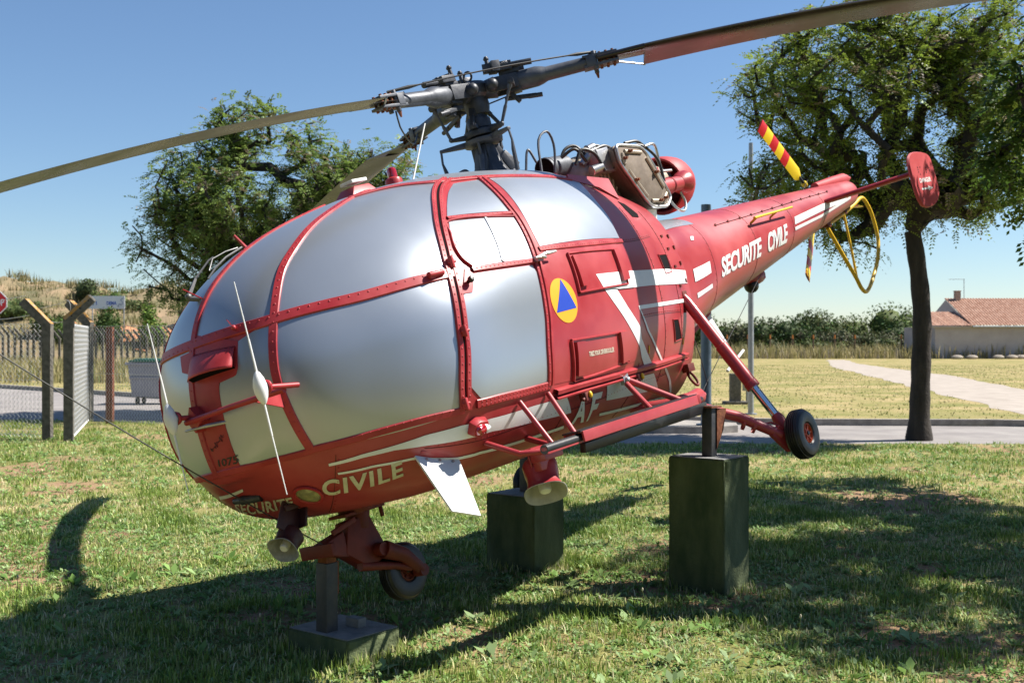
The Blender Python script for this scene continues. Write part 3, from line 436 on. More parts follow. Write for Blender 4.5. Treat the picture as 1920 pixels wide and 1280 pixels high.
# ---- front door (built on both sides) and sliding door
for sgn in (1, -1):
    f = (lambda P: np.array(P, float)) if sgn > 0 else mir
    door = patch('front_door', f(np.array(D['C'])), f(np.array(D['D'])), 'red_frame', off=.002, nu=30, nv=44)
    if sgn < 0: door['label'] = 'front door on the far side of the cabin'
    patch('pane', f(D['W1a']), f(D['W1b']), 'silver', off=.006, nu=18, nv=14, parent=door)
    patch('pane', f(D['W2a']), f(D['W2b']), 'silver', off=.006, nu=22, nv=18, parent=door)
    patch('pane', f(D['W3a']), f(D['W3b']), 'silver', off=.006, nu=22, nv=40, parent=door, smooth=False)
    strip('frame_bar', f(D['doorbar1']), .026, .011, 'red_frame', off=.003, n=24, parent=door, rivets=(0,), rsp=.04)
    strip('frame_bar', f(D['doorbar2']), .030, .012, 'red_frame', off=.003, n=24, parent=door, rivets=(0,), rsp=.035)
    strip('frame_bar', f(D['doorbot']), .045, .010, 'red_frame', off=.003, n=24, parent=door, rivets=(.01,-.01), rsp=.03)
    for sh in (.018, -.018):
        strip('rear_post', f(Dc), .026, .013, 'red_frame', off=.003, n=80, shift=sh, parent=door, rivets=(0,) if sh > 0 else None, rsp=.045)
    strip('rear_seal', f(Dc), .010, .005, 'dark_void', off=.003, n=80, parent=door)
    strip('window_edge', f(np.r_[np.array(D['W2a']), np.array(D['W2b'])[::-1][:1]]), .010, .014, 'red_frame', off=.003, n=40, parent=door)
    strip('slider_edge', f(D['slide']), .022, .008, 'light_metal', off=.004, n=16, parent=door)
    patch('knob_plate', f([D['patchH'][3], D['patchH'][0]]), f([D['patchH'][2], D['patchH'][1]]), 'red_frame', off=.009, nu=6, nv=6, parent=door)
    sd = patch('sliding_door', f(np.array(D['D'])), f(np.array([(-.05,.86,.75),(-.05,.88,1.0),(-.03,.88,1.25),(.0,.85,1.5),(-.02,.74,1.75),(-.1,.6,1.95),(-.2,.47,2.08)])), 'red_paint', off=.002, nu=30, nv=44)
    if sgn < 0: sd['label'] = 'sliding door on the far side of the cabin'
    patch('pane', f(D['Ea']), f(D['Eb']), 'silver', off=.005, nu=30, nv=30, parent=sd)
    strip('window_rail', f(D['Ebot']), .030, .008, 'red_frame', off=.003, n=24, parent=sd, rivets=(0,), rsp=.03)
    for h_, pads in (('hatch1', ('pad1','pad2')), ('hatch2', ('pad3','pad4'))):
        q = f(D[h_]); hat = patch('hatch', [q[3], q[0]], [q[2], q[1]], 'red_paint', off=.008, nu=16, nv=12, parent=sd)
        loop = np.r_[q, q[:1]]
        for a_, b_ in zip(loop[:-1], loop[1:]): strip('hatch_edge', [a_, b_], .012, .016, 'red_frame', off=.003, n=14, parent=sd, smooth=False)
        for p_ in pads:
            q = f(D[p_]); patch('pad', [q[3], q[0]], [q[2], q[1]], 'red_paint', off=.030, nu=5, nv=10, parent=sd, lip=True)
    rl = strip('door_rail', f(D['rail']), .030, .028, 'red_frame', off=.004, n=40, parent=sd)
    strip('door_rail', f(np.array(D['rail'])-np.array([0,0,.038])), .014, .034, 'red_frame', off=.004, n=40, parent=sd)
    # handle, knob, emblem, latches
    N0 = proj(f([D['handle'][0]]))[1][0]; hp = Vector(proj(f([D['handle'][0]]))[0][0]); n0 = Vector(N0); X = Vector((1,0,0))
    m = MB(); m.cyl(hp, hp+n0*.05, .014); m.box(hp+n0*.03, (.05,.03,.03)); m.tube([hp+n0*.045+X*.045+Vector((0,0,.0)), hp+n0*.055, hp+n0*.05-X*.04-Vector((0,0,.004))], [.005,.014,.010], 8)
    hp2 = hp-X*.06+Vector((0,0,.02)); m.cyl(hp2, hp2+n0*.04, .010); m.tube([hp2+n0*.035+X*.02, hp2+n0*.045-X*.02, hp2+n0*.045-X*.10+Vector((0,0,.006))], [.008,.012,.006], 8)
    m.build('handle', 'light_metal', door)
    kp, kn = proj(f([D['knob'][0]])); kp = Vector(kp[0]); kn = Vector(kn[0])
    m = MB(); m.lathe([(0,.045),(.012,.044),(.017,.036),(.017,.02),(.010,.016),(.010,0)], kp+kn*.008, kn, 16); m.build('knob', 'black_paint', door)
    for hh in ('hinge1', 'hinge2', 'hinge3'):
        kp, kn = proj(f([D[hh][0]])); kp = Vector(kp[0]); kn = Vector(kn[0])
        m = MB(); m.box(kp+kn*.018, (.03,.03,.05)); m.cyl(kp+kn*.03-Vector((0,0,.03)), kp+kn*.03+Vector((0,0,.03)), .011, seg=10); m.cyl(kp+kn*.02+Vector((.02,0,0)), kp+kn*.03-Vector((.03,0,0)), .008, seg=8); m.build('hinge', 'red_frame', door, bevel=.003)
    for yy in ('yel1', 'yel2'):
        kp, kn = proj(f([D[yy][0]])); kp = Vector(kp[0]); kn = Vector(kn[0]); o_ = Vector((0,0,-.01))
        m = MB(); m.box(kp+kn*.03+o_, (.07,.03,.05)); m.cyl(kp+kn*.05+Vector((.02,0,-.03)), kp+kn*.05+Vector((.02,0,.02)), .012, seg=10); m.cyl(kp+kn*.03+Vector((-.03,0,0)), kp+kn*.05+Vector((.05,0,-.02)), .010, seg=8)
        m.build('latch', 'red_gear', sd, bevel=.003)
        m = MB(); m.ball(kp+kn*.055+Vector((-.03,0,.005)), .018, 12, sc=(.8,.6,1.15)); m.build('latch_grip', 'yellow', sd)
    for yy in ('yt1', 'yt2'):
        q = f(D[yy])[0]; strip('lock_mark', [q+np.array([0,0,.03]), q-np.array([.01,0,.03])], .012, .002, 'yellow', off=.0045, n=6, parent=sd, smooth=False)
    # belt peg
    q, nn = proj(f(D['peg'])); a_ = Vector(q[0]); n_ = Vector(nn[0])
    m = MB(); m.cyl(a_+n_*.03, a_+n_*.045-Vector((.10,0,.0)), .017, seg=14); m.box(a_+n_*.015+Vector((-.03,0,0)), (.05,.03,.03)); m.build('belt_peg', 'red_frame', heli, bevel=.002)
# round sticker sketch on the window: a thin ring
q, nn = proj(np.array(D['emblem'])); c_ = Vector(q[0]); n_ = Vector(nn[0]); x_, y_, z_ = frame_from(n_)
m = MB()
for r_ in (.016, .010): m.tube([c_+n_*.0075+x_*r_*math.cos(a)+y_*r_*math.sin(a)*1.25 for a in np.linspace(0, 2*math.pi, 20)], .0011, 4)
m.build('window_sticker', 'dark_metal', heli)

# ---- vents: dark patches on the rear skin paint the shade inside openings
for sgn in (1, -1):
    f = (lambda P: np.array(P, float)) if sgn > 0 else mir
    v = f(D['vent1']); patch('vent', [v[0], v[5], v[4]], [v[1], v[2], v[3]], 'dark_void', off=.0035, nu=6, nv=10, smooth=False)
    for k in ('vent2', 'vent3'):
        v = f(D[k]); patch('vent', [v[3], v[0]], [v[2], v[1]], 'dark_void', off=.0035, nu=6, nv=10)
        for a_, b_ in ((v[0], v[3]), (v[1], v[2]), (v[0], v[1]), (v[3], v[2])): strip('vent_edge', [a_, b_], .007, .006, 'red_frame', off=.002, n=8, smooth=False)

# ---- painted markings
def band(name, a, b, P=proj, m='white_paint', off=.0042, nu=4, nv=40): return patch(name, a, b, m, off=off, nu=nu, nv=nv, P=P, smooth=False, lip=False)
for sgn in (1, -1):
    f = (lambda P: np.array(P, float)) if sgn > 0 else mir
    band('white_stripe', f(D['st1t'])[2:], f(D['st1b'])[2:], nu=10); band('white_stripe', f(D['st1t'])[:3], f(D['st1b'])[:3], nu=10, off=.0096, nv=20); band('white_stripe', f(D['st1tb']), f(D['st1bb']), bproj, nu=6, nv=16)
    band('white_stripe', f(D['dgl']), f(D['dgr']), nu=6); band('white_stripe', f(D['th1t']), f(D['th1b'])); band('white_stripe', f(D['th1tb']), f(D['th1bb']), bproj, nv=16)
    band('white_stripe', f(D['tdl']), f(D['tdr']), nu=3)
    band('white_stripe', f(D['lot']), f(D['lob']), nu=8, nv=70, off=.0045); band('white_stripe', f(D['lo2t']), f(D['lo2b']), nu=8)
    band('white_stripe', f(D['lt1t']), f(D['lt1b']), nv=60); band('white_stripe', f(D['lt2t']), f(D['lt2b']))
    for a_, b_ in (('tst1t','tst1b'), ('tst2t','tst2b')): band('white_stripe', f(D[a_]), f(D[b_]), bproj, nu=5, nv=40)
    v = f(D['bsq']); band('white_stripe', [v[0], v[3]], [v[1], v[2]], bproj, nv=5)
v = np.array(D['nose_bar']); band('white_stripe', [v[0], v[1]], [v[3], v[2]], nv=14)
# civil-protection roundel
for sgn in (1, -1):
    f = (lambda P: np.array(P, float)) if sgn > 0 else mir
    c0 = f(D['rc'])[0]; rr = .131; th = np.linspace(0, 2*np.pi, 65)
    ring = np.stack([c0[0]+rr*np.cos(th), np.full(65, c0[1]), c0[2]+rr*np.sin(th)], -1); rows = [c0+(ring-c0)*k for k in (0,.25,.5,.75,1)]
    Q, N = proj(np.stack(rows)); V = (Q+N*.0042).reshape(-1, 3); F = [(i*65+j, i*65+j+1, (i+1)*65+j+1, (i+1)*65+j) for i in range(4) for j in range(64)]
    ro = arr_mesh('roundel', V, np.array(F), 'orange', sd if False else heli, smooth=True)
    t = f(D['tri']); g = []
    n_ = 12
    for i in range(n_+1):
        a_ = t[0]+(t[1]-t[0])*i/n_; b_ = t[0]+(t[2]-t[0])*i/n_
        g.append(np.stack([a_+(b_-a_)*j/n_ for j in range(n_+1)]))
    Q, N = proj(np.stack(g)); V = (Q+N*.0056).reshape(-1, 3); F = [(i*(n_+1)+j, i*(n_+1)+j+1, (i+1)*(n_+1)+j+1, (i+1)*(n_+1)+j) for i in range(n_) for j in range(n_)]
    arr_mesh('triangle', V, np.array(F), 'blue', ro, smooth=True)
def lettering(name, body, corners, m, P=proj, bold=.02, cell=(16,4), off=.0046, spacing=1.0, skew=0.0):
    V, F, asp = text_geo(body, bold, cell, spacing); c = np.array(corners, float); u = V[:,:1]+skew*(V[:,1:2]-.5); w = V[:,1:2]
    Q = c[0]*(1-u)*(1-w)+c[1]*u*(1-w)+c[2]*u*w+c[3]*(1-u)*w; q, n = P(Q); mb = MB(); mb.add([tuple(p) for p in q+n*off], F)
    return mb.build(name, m, heli, smooth=False)
bt = np.array(D['boomtext'])
for sg_ in (1, -1):
    c4 = bt if sg_ > 0 else np.array([mir(bt[k]) for k in (1,0,3,2)])
    for wd, u0, u1 in (('SECURITE', 0, .575), ('CIVILE', .675, 1)) if sg_ > 0 else (('SECURITE', 0, .575), ('CIVILE', .65, 1)):
        lettering('lettering', wd, [c4[0]+(c4[1]-c4[0])*u0, c4[0]+(c4[1]-c4[0])*u1, c4[3]+(c4[2]-c4[3])*u1, c4[3]+(c4[2]-c4[3])*u0], 'white_paint', bproj, bold=.035, cell=(18,8), spacing=.95)
lettering('lettering', 'CIVILE', D['civile'], 'cream_letter', bold=.03, cell=(14,4), spacing=1.15)
lettering('lettering', 'SECURITE', D['securite'], 'cream_letter', bold=.03, cell=(16,4), spacing=1.1)
lettering('lettering', 'A', D['F_A'], 'white_paint', bold=.035, cell=(3,6)); lettering('lettering', 'F', D['F_F'], 'white_paint', bold=.035, cell=(3,6))
lettering('lettering', '1075', np.array(D['t1075'])+np.array([0,0,.022]), 'black_letter', bold=.02, cell=(6,2), off=.0085)
lettering('lettering', 'TIREZ POUR DEVERROUILLER', D['tirez'], 'cream_letter', bold=.03, cell=(6,2), off=.0105)
sg = np.array(D['sign']); bl, br, tr, tl = sg
pts = []
for i, t in enumerate(np.linspace(0, 1, 44)):                      # looping signature scrawl
    u = t; w = .5+.42*math.sin(i*1.25)*(.5+.5*math.cos(i*.37)); p_ = (bl*(1-w)+tl*w)*(1-u)+(br*(1-w)+tr*w)*u; pts.append(p_)
q, n = proj(np.array(pts)); m = MB(); m.tube([tuple(p) for p in q+n*.0085], .0013, 4); m.build('signature', 'black_letter', heli)

# ---- skin joints with rivet rows
JOINTS = [[(2.42,.50,.74),(2.36,.36,.57),(2.22,.12,.44)], [(.0,.87,.71),(.0,.78,.52),(.0,.5,.42)], [(.98,.95,.71),(.98,.82,.50),(.98,.5,.39)], [(-.52,.62,1.86),(-.52,.76,1.6),(-.52,.78,1.3),(-.52,.74,1.0),(-.52,.62,.72),(-.52,.5,.55)], [(-.95,.45,1.80),(-.95,.62,1.55),(-.95,.63,1.25),(-.95,.55,.9)], [(2.1,.80,.60),(1.5,.88,.585),(.8,.86,.575),(0,.76,.565),(-.7,.6,.56)], [(-.05,.82,1.56),(-.35,.78,1.58),(-.75,.66,1.62)], [(-.05,.84,1.05),(-.5,.76,1.05),(-.95,.6,1.06)]]
for jt in JOINTS:
    for f in ((lambda P: np.array(P, float)), mir): strip('panel_joint', f(jt), .0028, .0005, 'seam', off=.0022, n=40, rivets=(.014,) , rsp=.045)
for x0_ in (-1.9, -2.9, -3.9, -4.9):
    r_, z_, w_, n_ = [float(q) for q in boomp(np.array(x0_))]; ring_ = [(x0_, w_*math.cos(a), z_+r_*math.sin(a)) for a in np.linspace(-1.2, 1.45, 9)]
    strip('panel_joint', ring_, .0032, .0005, 'seam', off=.0012, n=40, P=bproj, rivets=(.014,), rsp=.05)
# ---- rivets: hundreds of tiny heads, joined
def rivets():
    a = np.linspace(0, 2*np.pi, 6, endpoint=False); V = []; F = []
    for p, n in RIV:
        x, y, z = [np.array(q) for q in frame_from(n)]; k = len(V)
        for aa in a: V.append(p+(x*np.cos(aa)+y*np.sin(aa))*.0055)
        for aa in a: V.append(p+(x*np.cos(aa)+y*np.sin(aa))*.0032+z*.0028)
        F += [(k+i, k+(i+1)%6, k+6+(i+1)%6, k+6+i) for i in range(6)]+[(k+6,k+7,k+8,k+9),(k+6,k+9,k+10,k+11)]
    o = arr_mesh('rivets', np.array(V), np.array(F), 'red_frame', heli, smooth=True); o['kind'] = 'stuff'
rivets()

# ---------------------------------------------------------------- nose equipment
def V3(*a): return Vector(a)
# ventilation hood
hd = [Vector(p) for p in proj(np.array(D['hood']))[0]]; hn = [Vector(p) for p in proj(np.array(D['hood']))[1]]
m = MB(); nu_, nv_ = 12, 9; Vh = []
for j in range(nv_):
    v = j/(nv_-1); a_ = hd[0].lerp(hd[3], v); b_ = hd[1].lerp(hd[2], v)
    for i in range(nu_):
        u = i/(nu_-1); p = a_.lerp(b_, u); q, n = proj(np.array([p])); hgt = .006+.075*(v**.7)*(math.sin(math.pi*min(max(u,.02),.98))**.35)
        Vh.append(Vector(q[0])+Vector(n[0])*hgt)
m.add(Vh, [(j*nu_+i, j*nu_+i+1, (j+1)*nu_+i+1, (j+1)*nu_+i) for j in range(nv_-1) for i in range(nu_-1)])
ho = m.build('air_scoop', 'red_frame', heli)
sm = ho.modifiers.new('s', 'SOLIDIFY'); sm.thickness = .004
m = MB(); a_, b_ = hd[3], hd[2]
dv = []
for i in range(nu_):
    u = i/(nu_-1); q, n = proj(np.array([a_.lerp(b_, u)])); dv.append((Vector(q[0])+Vector(n[0])*.007, Vh[(nv_-1)*nu_+i]*.94+Vector(q[0])*.06+Vector((0,0,.012))))
m.add([p for r in dv for p in r], [(2*i, 2*i+1, 2*i+3, 2*i+2) for i in range(nu_-1)]); m.build('scoop_mouth', 'dark_void', ho)
# homing antenna bar with two bulbs and four rods
bar = empty_part = MB(); bar.tube([(2.868,.0,1.030), (2.85,.35,1.042), (2.812,.70,1.05)], .0145, 14)
bar.prism([(2.795,.03,1.10),(2.80,.10,1.02),(2.79,.03,.97),(2.795,-.01,1.03)], (1,0,0), .06); bar.prism([(2.62,.47,1.10),(2.83,.50,1.06),(2.83,.50,1.03),(2.62,.47,.97)], (0,1,0), .012)
bo = bar.build('antenna_bar', 'red_frame', heli)
for (bx, by, bz, arm0) in ((2.95,.0,1.062,(2.79,.02,1.046)), (2.95,.71,1.076,(2.735,.71,1.058))):
    m = MB(); m.cyl(arm0, (bx-.02,by,bz), .0125, seg=12); m.lathe([(0,-.02),(.030,-.02),(.034,-.008),(.030,0)], (bx-.025,by,bz), (1,0,0), 18); m.build('antenna_arm', 'red_frame', bo)
    m = MB(); prof = [(.004,-.078),(.012,-.07),(.024,-.045),(.031,-.018),(.032,.01),(.025,.042),(.013,.068),(.004,.078)]
    m.lathe(prof, (bx,by,bz), (0,0,1), 20); m.ball((bx-.022,by,bz), .024, 12, sc=(.8,1,1.0)); m.build('antenna_bulb', 'white_paint', bo)
    up, dn = ((1.541, .69) if by < .3 else (1.565, .59))
    m = MB(); m.tube([(bx,by,bz+.07),(bx,by,bz+.22),(bx,by,bz+.221),(bx,by-.004,up)], [.0052,.0045,.0034,.0022], 8); m.tube([(bx,by,bz-.07),(bx,by,bz-.22),(bx,by,bz-.221),(bx,by+.004,dn)], [.0052,.0045,.0034,.0022], 8); m.build('antenna_rod', 'white_paint', bo)
m = MB(); m.tube([(2.76,.19,.985),(2.84,.12,.99),(2.862,-.03,.992)], [.010,.010,.005], 10); m.build('pitot_tube', 'light_metal', heli)
# wiper with motor shaft and tie wire
m = MB(); m.cyl((2.555,-.06,1.64),(2.60,-.11,1.66), .013, seg=12); m.ball((2.60,-.11,1.67), .018, 10)
m.bar((2.60,-.11,1.67),(2.525,-.115,1.765), .012, .022, taper=.6); m.tube([(2.525,-.115,1.765),(2.43,-.10,1.85),(2.40,-.09,1.865)], [.006,.005,.005], 8)
m.tube([(2.49,-.06,1.745),(2.43,-.055,1.80),(2.35,-.055,1.85),(2.225,-.06,1.90)], .006, 6); m.tube([(2.46,-.075,1.79),(2.41,-.09,1.855),(2.33,-.07,1.885),(2.25,-.065,1.90)], .004, 6)
m.build('wiper', 'wiper_metal', heli)
m = MB(); m.tube([(2.63,-.10,1.71),(2.575,-.02,1.63)], .004, 6); m.tube([(2.575,-.02,1.63),(2.58,.04,1.60)], [.007,.005], 6); m.tube([(2.58,.04,1.60),(2.695,.30,1.425)], .0018, 5); m.ball((2.695,.305,1.42), .013, 10); m.build('tie_wire', 'red_frame', heli)
# roof: beacon, roof lamp box, whip rod, small probe
bx, bz = 1.02, topx(1.02, .03)
m = MB(); m.lathe([(.055,-.01),(.055,.02),(.05,.035),(.034,.045)], (bx,.03,bz), (-.03,0,1), 20); be = m.build('beacon', 'red_frame', heli)
m = MB(); m.lathe([(.031,.045),(.031,.085),(.026,.103),(.012,.112),(0,.113)], (bx,.03,bz), (-.03,0,1), 20); m.build('beacon_glass', 'red_glass', be)
m = MB(); z1 = topx(1.42); z2 = topx(1.25)
m.add([(1.46,-.09,z1-.02),(1.22,-.09,z2-.02),(1.22,.09,z2-.02),(1.46,.09,z1-.02),(1.40,-.06,z1+.055),(1.27,-.06,z2+.04),(1.27,.06,z2+.04),(1.40,.06,z1+.055)], [(0,3,2,1),(4,5,6,7),(0,1,5,4),(1,2,6,5),(2,3,7,6),(3,0,4,7)])
rb = m.build('roof_box', 'red_frame', heli, bevel=.006); m = MB(); m.box((1.335,0,z2+.062), (.13,.11,.02), rot=Matrix.Rotation(.12,3,'Y')); m.build('roof_box_lid', 'white_worn', rb, bevel=.005)
m = MB(); m.tube([(.885,.06,topx(.885,.06)-.01),(.63,.06,2.60)], [.006,.0045], 8); m.build('whip_rod', 'rope_white', heli)
m = MB(); m.tube([(2.16,-.10,1.90),(2.20,-.13,1.985)], [.010,.007], 8); m.build('roof_probe', 'red_frame', heli)
# landing light in the chin
q, n = proj(np.array(D['landl'][:1])); c_, n_ = Vector(q[0]), Vector(n[0])
m = MB(); m.lathe([(.078,.001),(.078,.010),(.066,.012),(.062,.006)], c_, n_, 28); ll = m.build('landing_light', 'red_frame', heli)
m = MB(); m.lathe([(.063,.004),(.045,.012),(.02,.016),(0,.017)], c_, n_, 28); m.build('light_lens', 'lens', ll)
m = MB(); a_ = Vector(proj(np.array([[2.55,-.13,.60]]))[0][0]); m.tube([a_+V3(.02,-.05,-.01), a_+V3(.02,.01,-.015)], [.016,.018], 10); m.tube([a_+V3(.02,.01,-.015), a_+V3(-.02,.12,-.02)], [.024,.022], 10); m.build('chin_tube', 'dark_metal', heli)
# navigation light, both sides
for sgn in (1, -1):
    f = (lambda P: np.array(P, float)) if sgn > 0 else mir
    q, n = proj(f(D['nav'])); c_, n_ = Vector(q[0]), Vector(n[0]); X = V3(1,0,0)
    m = MB(); t_ = n_.cross(X).normalized()
    poly = [c_+X*dx+t_*dy*sgn for dx, dy in ((.075,-.035),(.03,-.055),(-.05,-.045),(-.075,0),(-.05,.045),(.03,.05),(.075,.03))]
    m.prism(poly, n_, .045, inset=.22); nl = m.build('navigation_light', 'red_frame', heli, bevel=.006)
    m = MB(); m.lathe([(.030,-.01),(.030,.02),(.022,.040),(0,.052)], c_+n_*.040+X*.01, X*.95+n_*.3, 16); m.build('light_glass', 'red_glass', nl)
    m = MB(); m.lathe([(.026,.0),(.022,.03),(.006,.06)], c_+n_*.038, -X*.95+n_*.1, 16); m.build('light_tail', 'white_paint', nl)
    if sgn < 0: continue
    # white strake plates
    P0 = f([D['plate'][0]])[0]; P1 = f([D['plate'][1]])[0]
    a0, a1 = Vector(P0), Vector(P1); b0 = V3(2.19, sgn*.94, .30); b1 = V3(2.005, sgn*.945, .232)
    nn = (a1-a0).cross(b0-a0).normalized(); nn = nn if nn.z > 0 else -nn
    pts = [a0, a0.lerp(a1,.25)+(a0-b0)*.07, a0.lerp(a1,.6)+(a0-b0)*.07, a1, a1.lerp(b1,.25), b1, b0, a0.lerp(b0,.2)]
    m = MB(); m.prism([p-nn*.006 for p in pts], nn, .012, inset=.0); st = m.build('strake', 'white_paint', heli, bevel=.003)
    m = MB()
    for u in (.2,.5,.8): m.cyl(a0.lerp(a1,u)+(b0-a0)*.06, a0.lerp(a1,u)+(b0-a0)*.06+nn*.012, .008, seg=8)
    m.build('bolt', 'light_metal', st, smooth=False)
    m = MB(); m.prism([a0.lerp(a1,.08)+nn*.02, a0.lerp(a1,.92)+nn*.02, a0.lerp(a1,.85)+V3(0,-.01*sgn,.07), a0.lerp(a1,.2)+V3(0,-.01*sgn,.07)], nn, .02); m.build('strake_root', 'red_frame', heli, bevel=.004)

m = MB(); m.prism([(1.62,-.36,.40),(1.50,-.40,.40),(1.44,-.46,.24),(1.50,-.45,.235)], (.3,.9,.1), .012); m.build('belly_blade', 'grey_metal', heli)
m = MB(); m.cyl((1.66,-.30,.38),(1.66,-.30,.25), .012, seg=8); m.build('drain_pipe', 'dark_metal', heli)
# ---------------------------------------------------------------- loudspeakers
def horn(mouth, axis, rm, name_parent, bracket_top, dark=False):
    ax = Vector(axis).normalized(); mo = Vector(mouth)
    m = MB(); m.lathe([(0,-rm*1.75),(rm*.45,-rm*1.74),(rm*.72,-rm*1.6),(rm*.82,-rm*1.4),(rm*.80,-rm*1.05),(rm*.74,-rm*.72),(rm*.76,-rm*.42),(rm*.86,-rm*.16),(rm,0)], mo, ax, 36, squash=2.7)
    h = m.build('loudspeaker', 'horn_shaded' if dark else 'red_paint', heli, ang=60)
    m = MB(); m.lathe([(rm,0),(rm*.98,.003),(rm*.84,-rm*.15),(rm*.66,-rm*.42),(rm*.5,-rm*.8),(.0,-rm*.9)], mo, ax, 36, squash=2.7); m.build('horn_mouth', 'mouth_deep_shade' if dark else 'mouth_shade', h, ang=60)
    m = MB(); m.lathe([(rm*.30,-rm*.85),(rm*.29,-rm*.16),(rm*.24,-rm*.08),(0,-rm*.07)], mo, ax, 20); m.build('horn_plug', 'white_worn', h)
    m = MB(); c0 = mo-ax*rm*1.2; bt = Vector(bracket_top); m.bar(c0+V3(.03,.02,.03), bt, .13, .012, up=(0,1,0)); m.bar(c0-V3(.06,-.02,-.03), bt-V3(.06,0,0), .012, .10, up=(0,1,0)); m.bar(bt+V3(.06,0,0), bt-V3(.06,0,0), .05, .03); m.build('bracket', 'horn_shaded' if dark else 'red_paint', h, bevel=.003)
    return h
h1 = horn((1.485,.965,.228), (.42,.32,-.80), .116, heli, (1.45,.93,.46))
h2 = horn((2.575,.12,.305), (.80,.22,-.50), .078, heli, (2.44,.10,.50), dark=True)  # dark: body and mouth colours carry the shade under the nose

# ---------------------------------------------------------------- boarding step
for sgn in (1, -1):
    def Y(x, y, z): return V3(x, sgn*y, z)
    m = MB(); m.bar(Y(1.62,1.13,.455), Y(1.30,1.13,.458), .04, .04); m.bar(Y(1.32,1.17,.468), Y(.06,1.17,.468), .014, .058)
    m.bar(Y(1.32,1.05,.47), Y(.06,1.05,.47), .014, .055); m.bar(Y(.08,1.18,.47), Y(.02,1.02,.47), .03, .05)
    m.tube([Y(.06,1.12,.46), Y(-.16,1.05,.45)], [.028,.022], 12)
    st = m.build('step', 'red_paint', heli, bevel=.003)
    if sgn < 0: st['label'] = 'boarding step on the far side'
    m = MB(); m.bar(Y(1.33,1.105,.498), Y(.07,1.105,.498), .125, .010, up=(0,0,1)); m.cyl(Y(1.62,1.13,.462), Y(1.29,1.13,.462), .026, seg=14); m.build('step_tread', 'rubber', st)
    q, n = proj(np.array([[1.505, sgn*.95, .73],[1.232, sgn*.94, .735]]))
    q2, n2 = proj(np.array([[.30, sgn*.88, .665]])); s0 = Vector(q2[0])+Vector(n2[0])*.03
    q3, n3 = proj(np.array([[1.72, sgn*.86, .55],[1.30, sgn*.80, .50]]))
    for pts, rr_ in (([Vector(q[0])+Vector(n[0])*.01, Y(1.525,1.12,.47)], .0145), ([Vector(q[1])+Vector(n[1])*.01, Y(1.305,1.12,.47)], .0145), ([s0, Y(.14,1.09,.485)], .020), ([s0+V3(0,0,-.02), Y(.47,1.08,.485)], .017),
                     ([Vector(q3[0]), Y(1.66,1.0,.47), Y(1.56,1.08,.45)], .0165), ([Vector(q3[1]), Y(1.34,.97,.455), Y(1.42,1.08,.45)], .0165)):
        m = MB(); m.tube(pts, rr_, 12); m.build('step_strut', 'red_paint', st)
    m = MB(); m.box(s0, (.06,.03,.07)); m.ball(s0+Vector(n2[0])*.02, .022, 10); m.build('strut_bracket', 'light_metal', st, bevel=.004)
    m = MB(); m.box(Y(1.47,1.02,.43), (.16,.10,.06)); m.box(Y(1.47,.98,.40), (.10,.05,.10)); m.build('step_block', 'red_paint', st, bevel=.006)

# ---------------------------------------------------------------- landing gear
def wheel(c, axis, r, w, rim_r, name, mats=('rubber','red_wheel'), spokes=6):
    c = Vector(c); ax = Vector(axis).normalized()
    prof = []
    for t in np.linspace(-1, 1, 25):
        a = abs(t); rr = r*(1-.30*a**2.6) if a < .93 else r*.66
        prof.append((rr, t*w/2))
    p2 = [(rim_r, -w*.36)]+[(rim_r+.02, -w*.46)]+[(r*.80, -w*.5)]
    prof = [(rim_r, -w*.34),(rim_r+.012,-w*.43),(r*.72,-w*.5),(r*.88,-w*.43)]
    n = 5
    for i in range(n):
        t0 = -w*.30+i*w*.6/n; t1 = t0+w*.6/n; crown = lambda t: r*(1-.035*(2*t/w)**2)
        prof += [(crown(t0), t0+.003), (crown(t1), t1-.007), (crown(t1)-.007, t1-.005), (crown(t1)-.007, t1+.001)]
    prof += [(r*.88, w*.43),(r*.72, w*.5),(rim_r+.012, w*.43),(rim_r, w*.34)]
    m = MB(); m.lathe(prof, c, ax, 44); ty = m.build(name, mats[0], heli, ang=30)
    m = MB()
    for s in (1, -1): m.lathe([(rim_r+.004, s*w*.36),(rim_r-.006, s*w*.40),(rim_r*.86, s*w*.28),(rim_r*.45, s*w*.26),(rim_r*.40, s*w*.34),(rim_r*.25, s*w*.36),(0, s*w*.36)], c, ax, 28)
    x, y, z = frame_from(ax)
    for k in range(spokes):
        a = 2*math.pi*k/spokes; d = x*math.cos(a)+y*math.sin(a)
        for s in (1, -1): m.bar(c+d*rim_r*.42+ax*s*w*.29, c+d*rim_r*.9+ax*s*w*.31, .012, .010, up=ax)
    rm_ = m.build('rim', mats[1], ty)
    for s in (1, -1):
        m = MB(); m.cyl(c+ax*s*w*.30, c+ax*s*w*.42, rim_r*.26, rim_r*.2, 14); m.build('hub_cap', 'dark_metal', ty)
    return ty
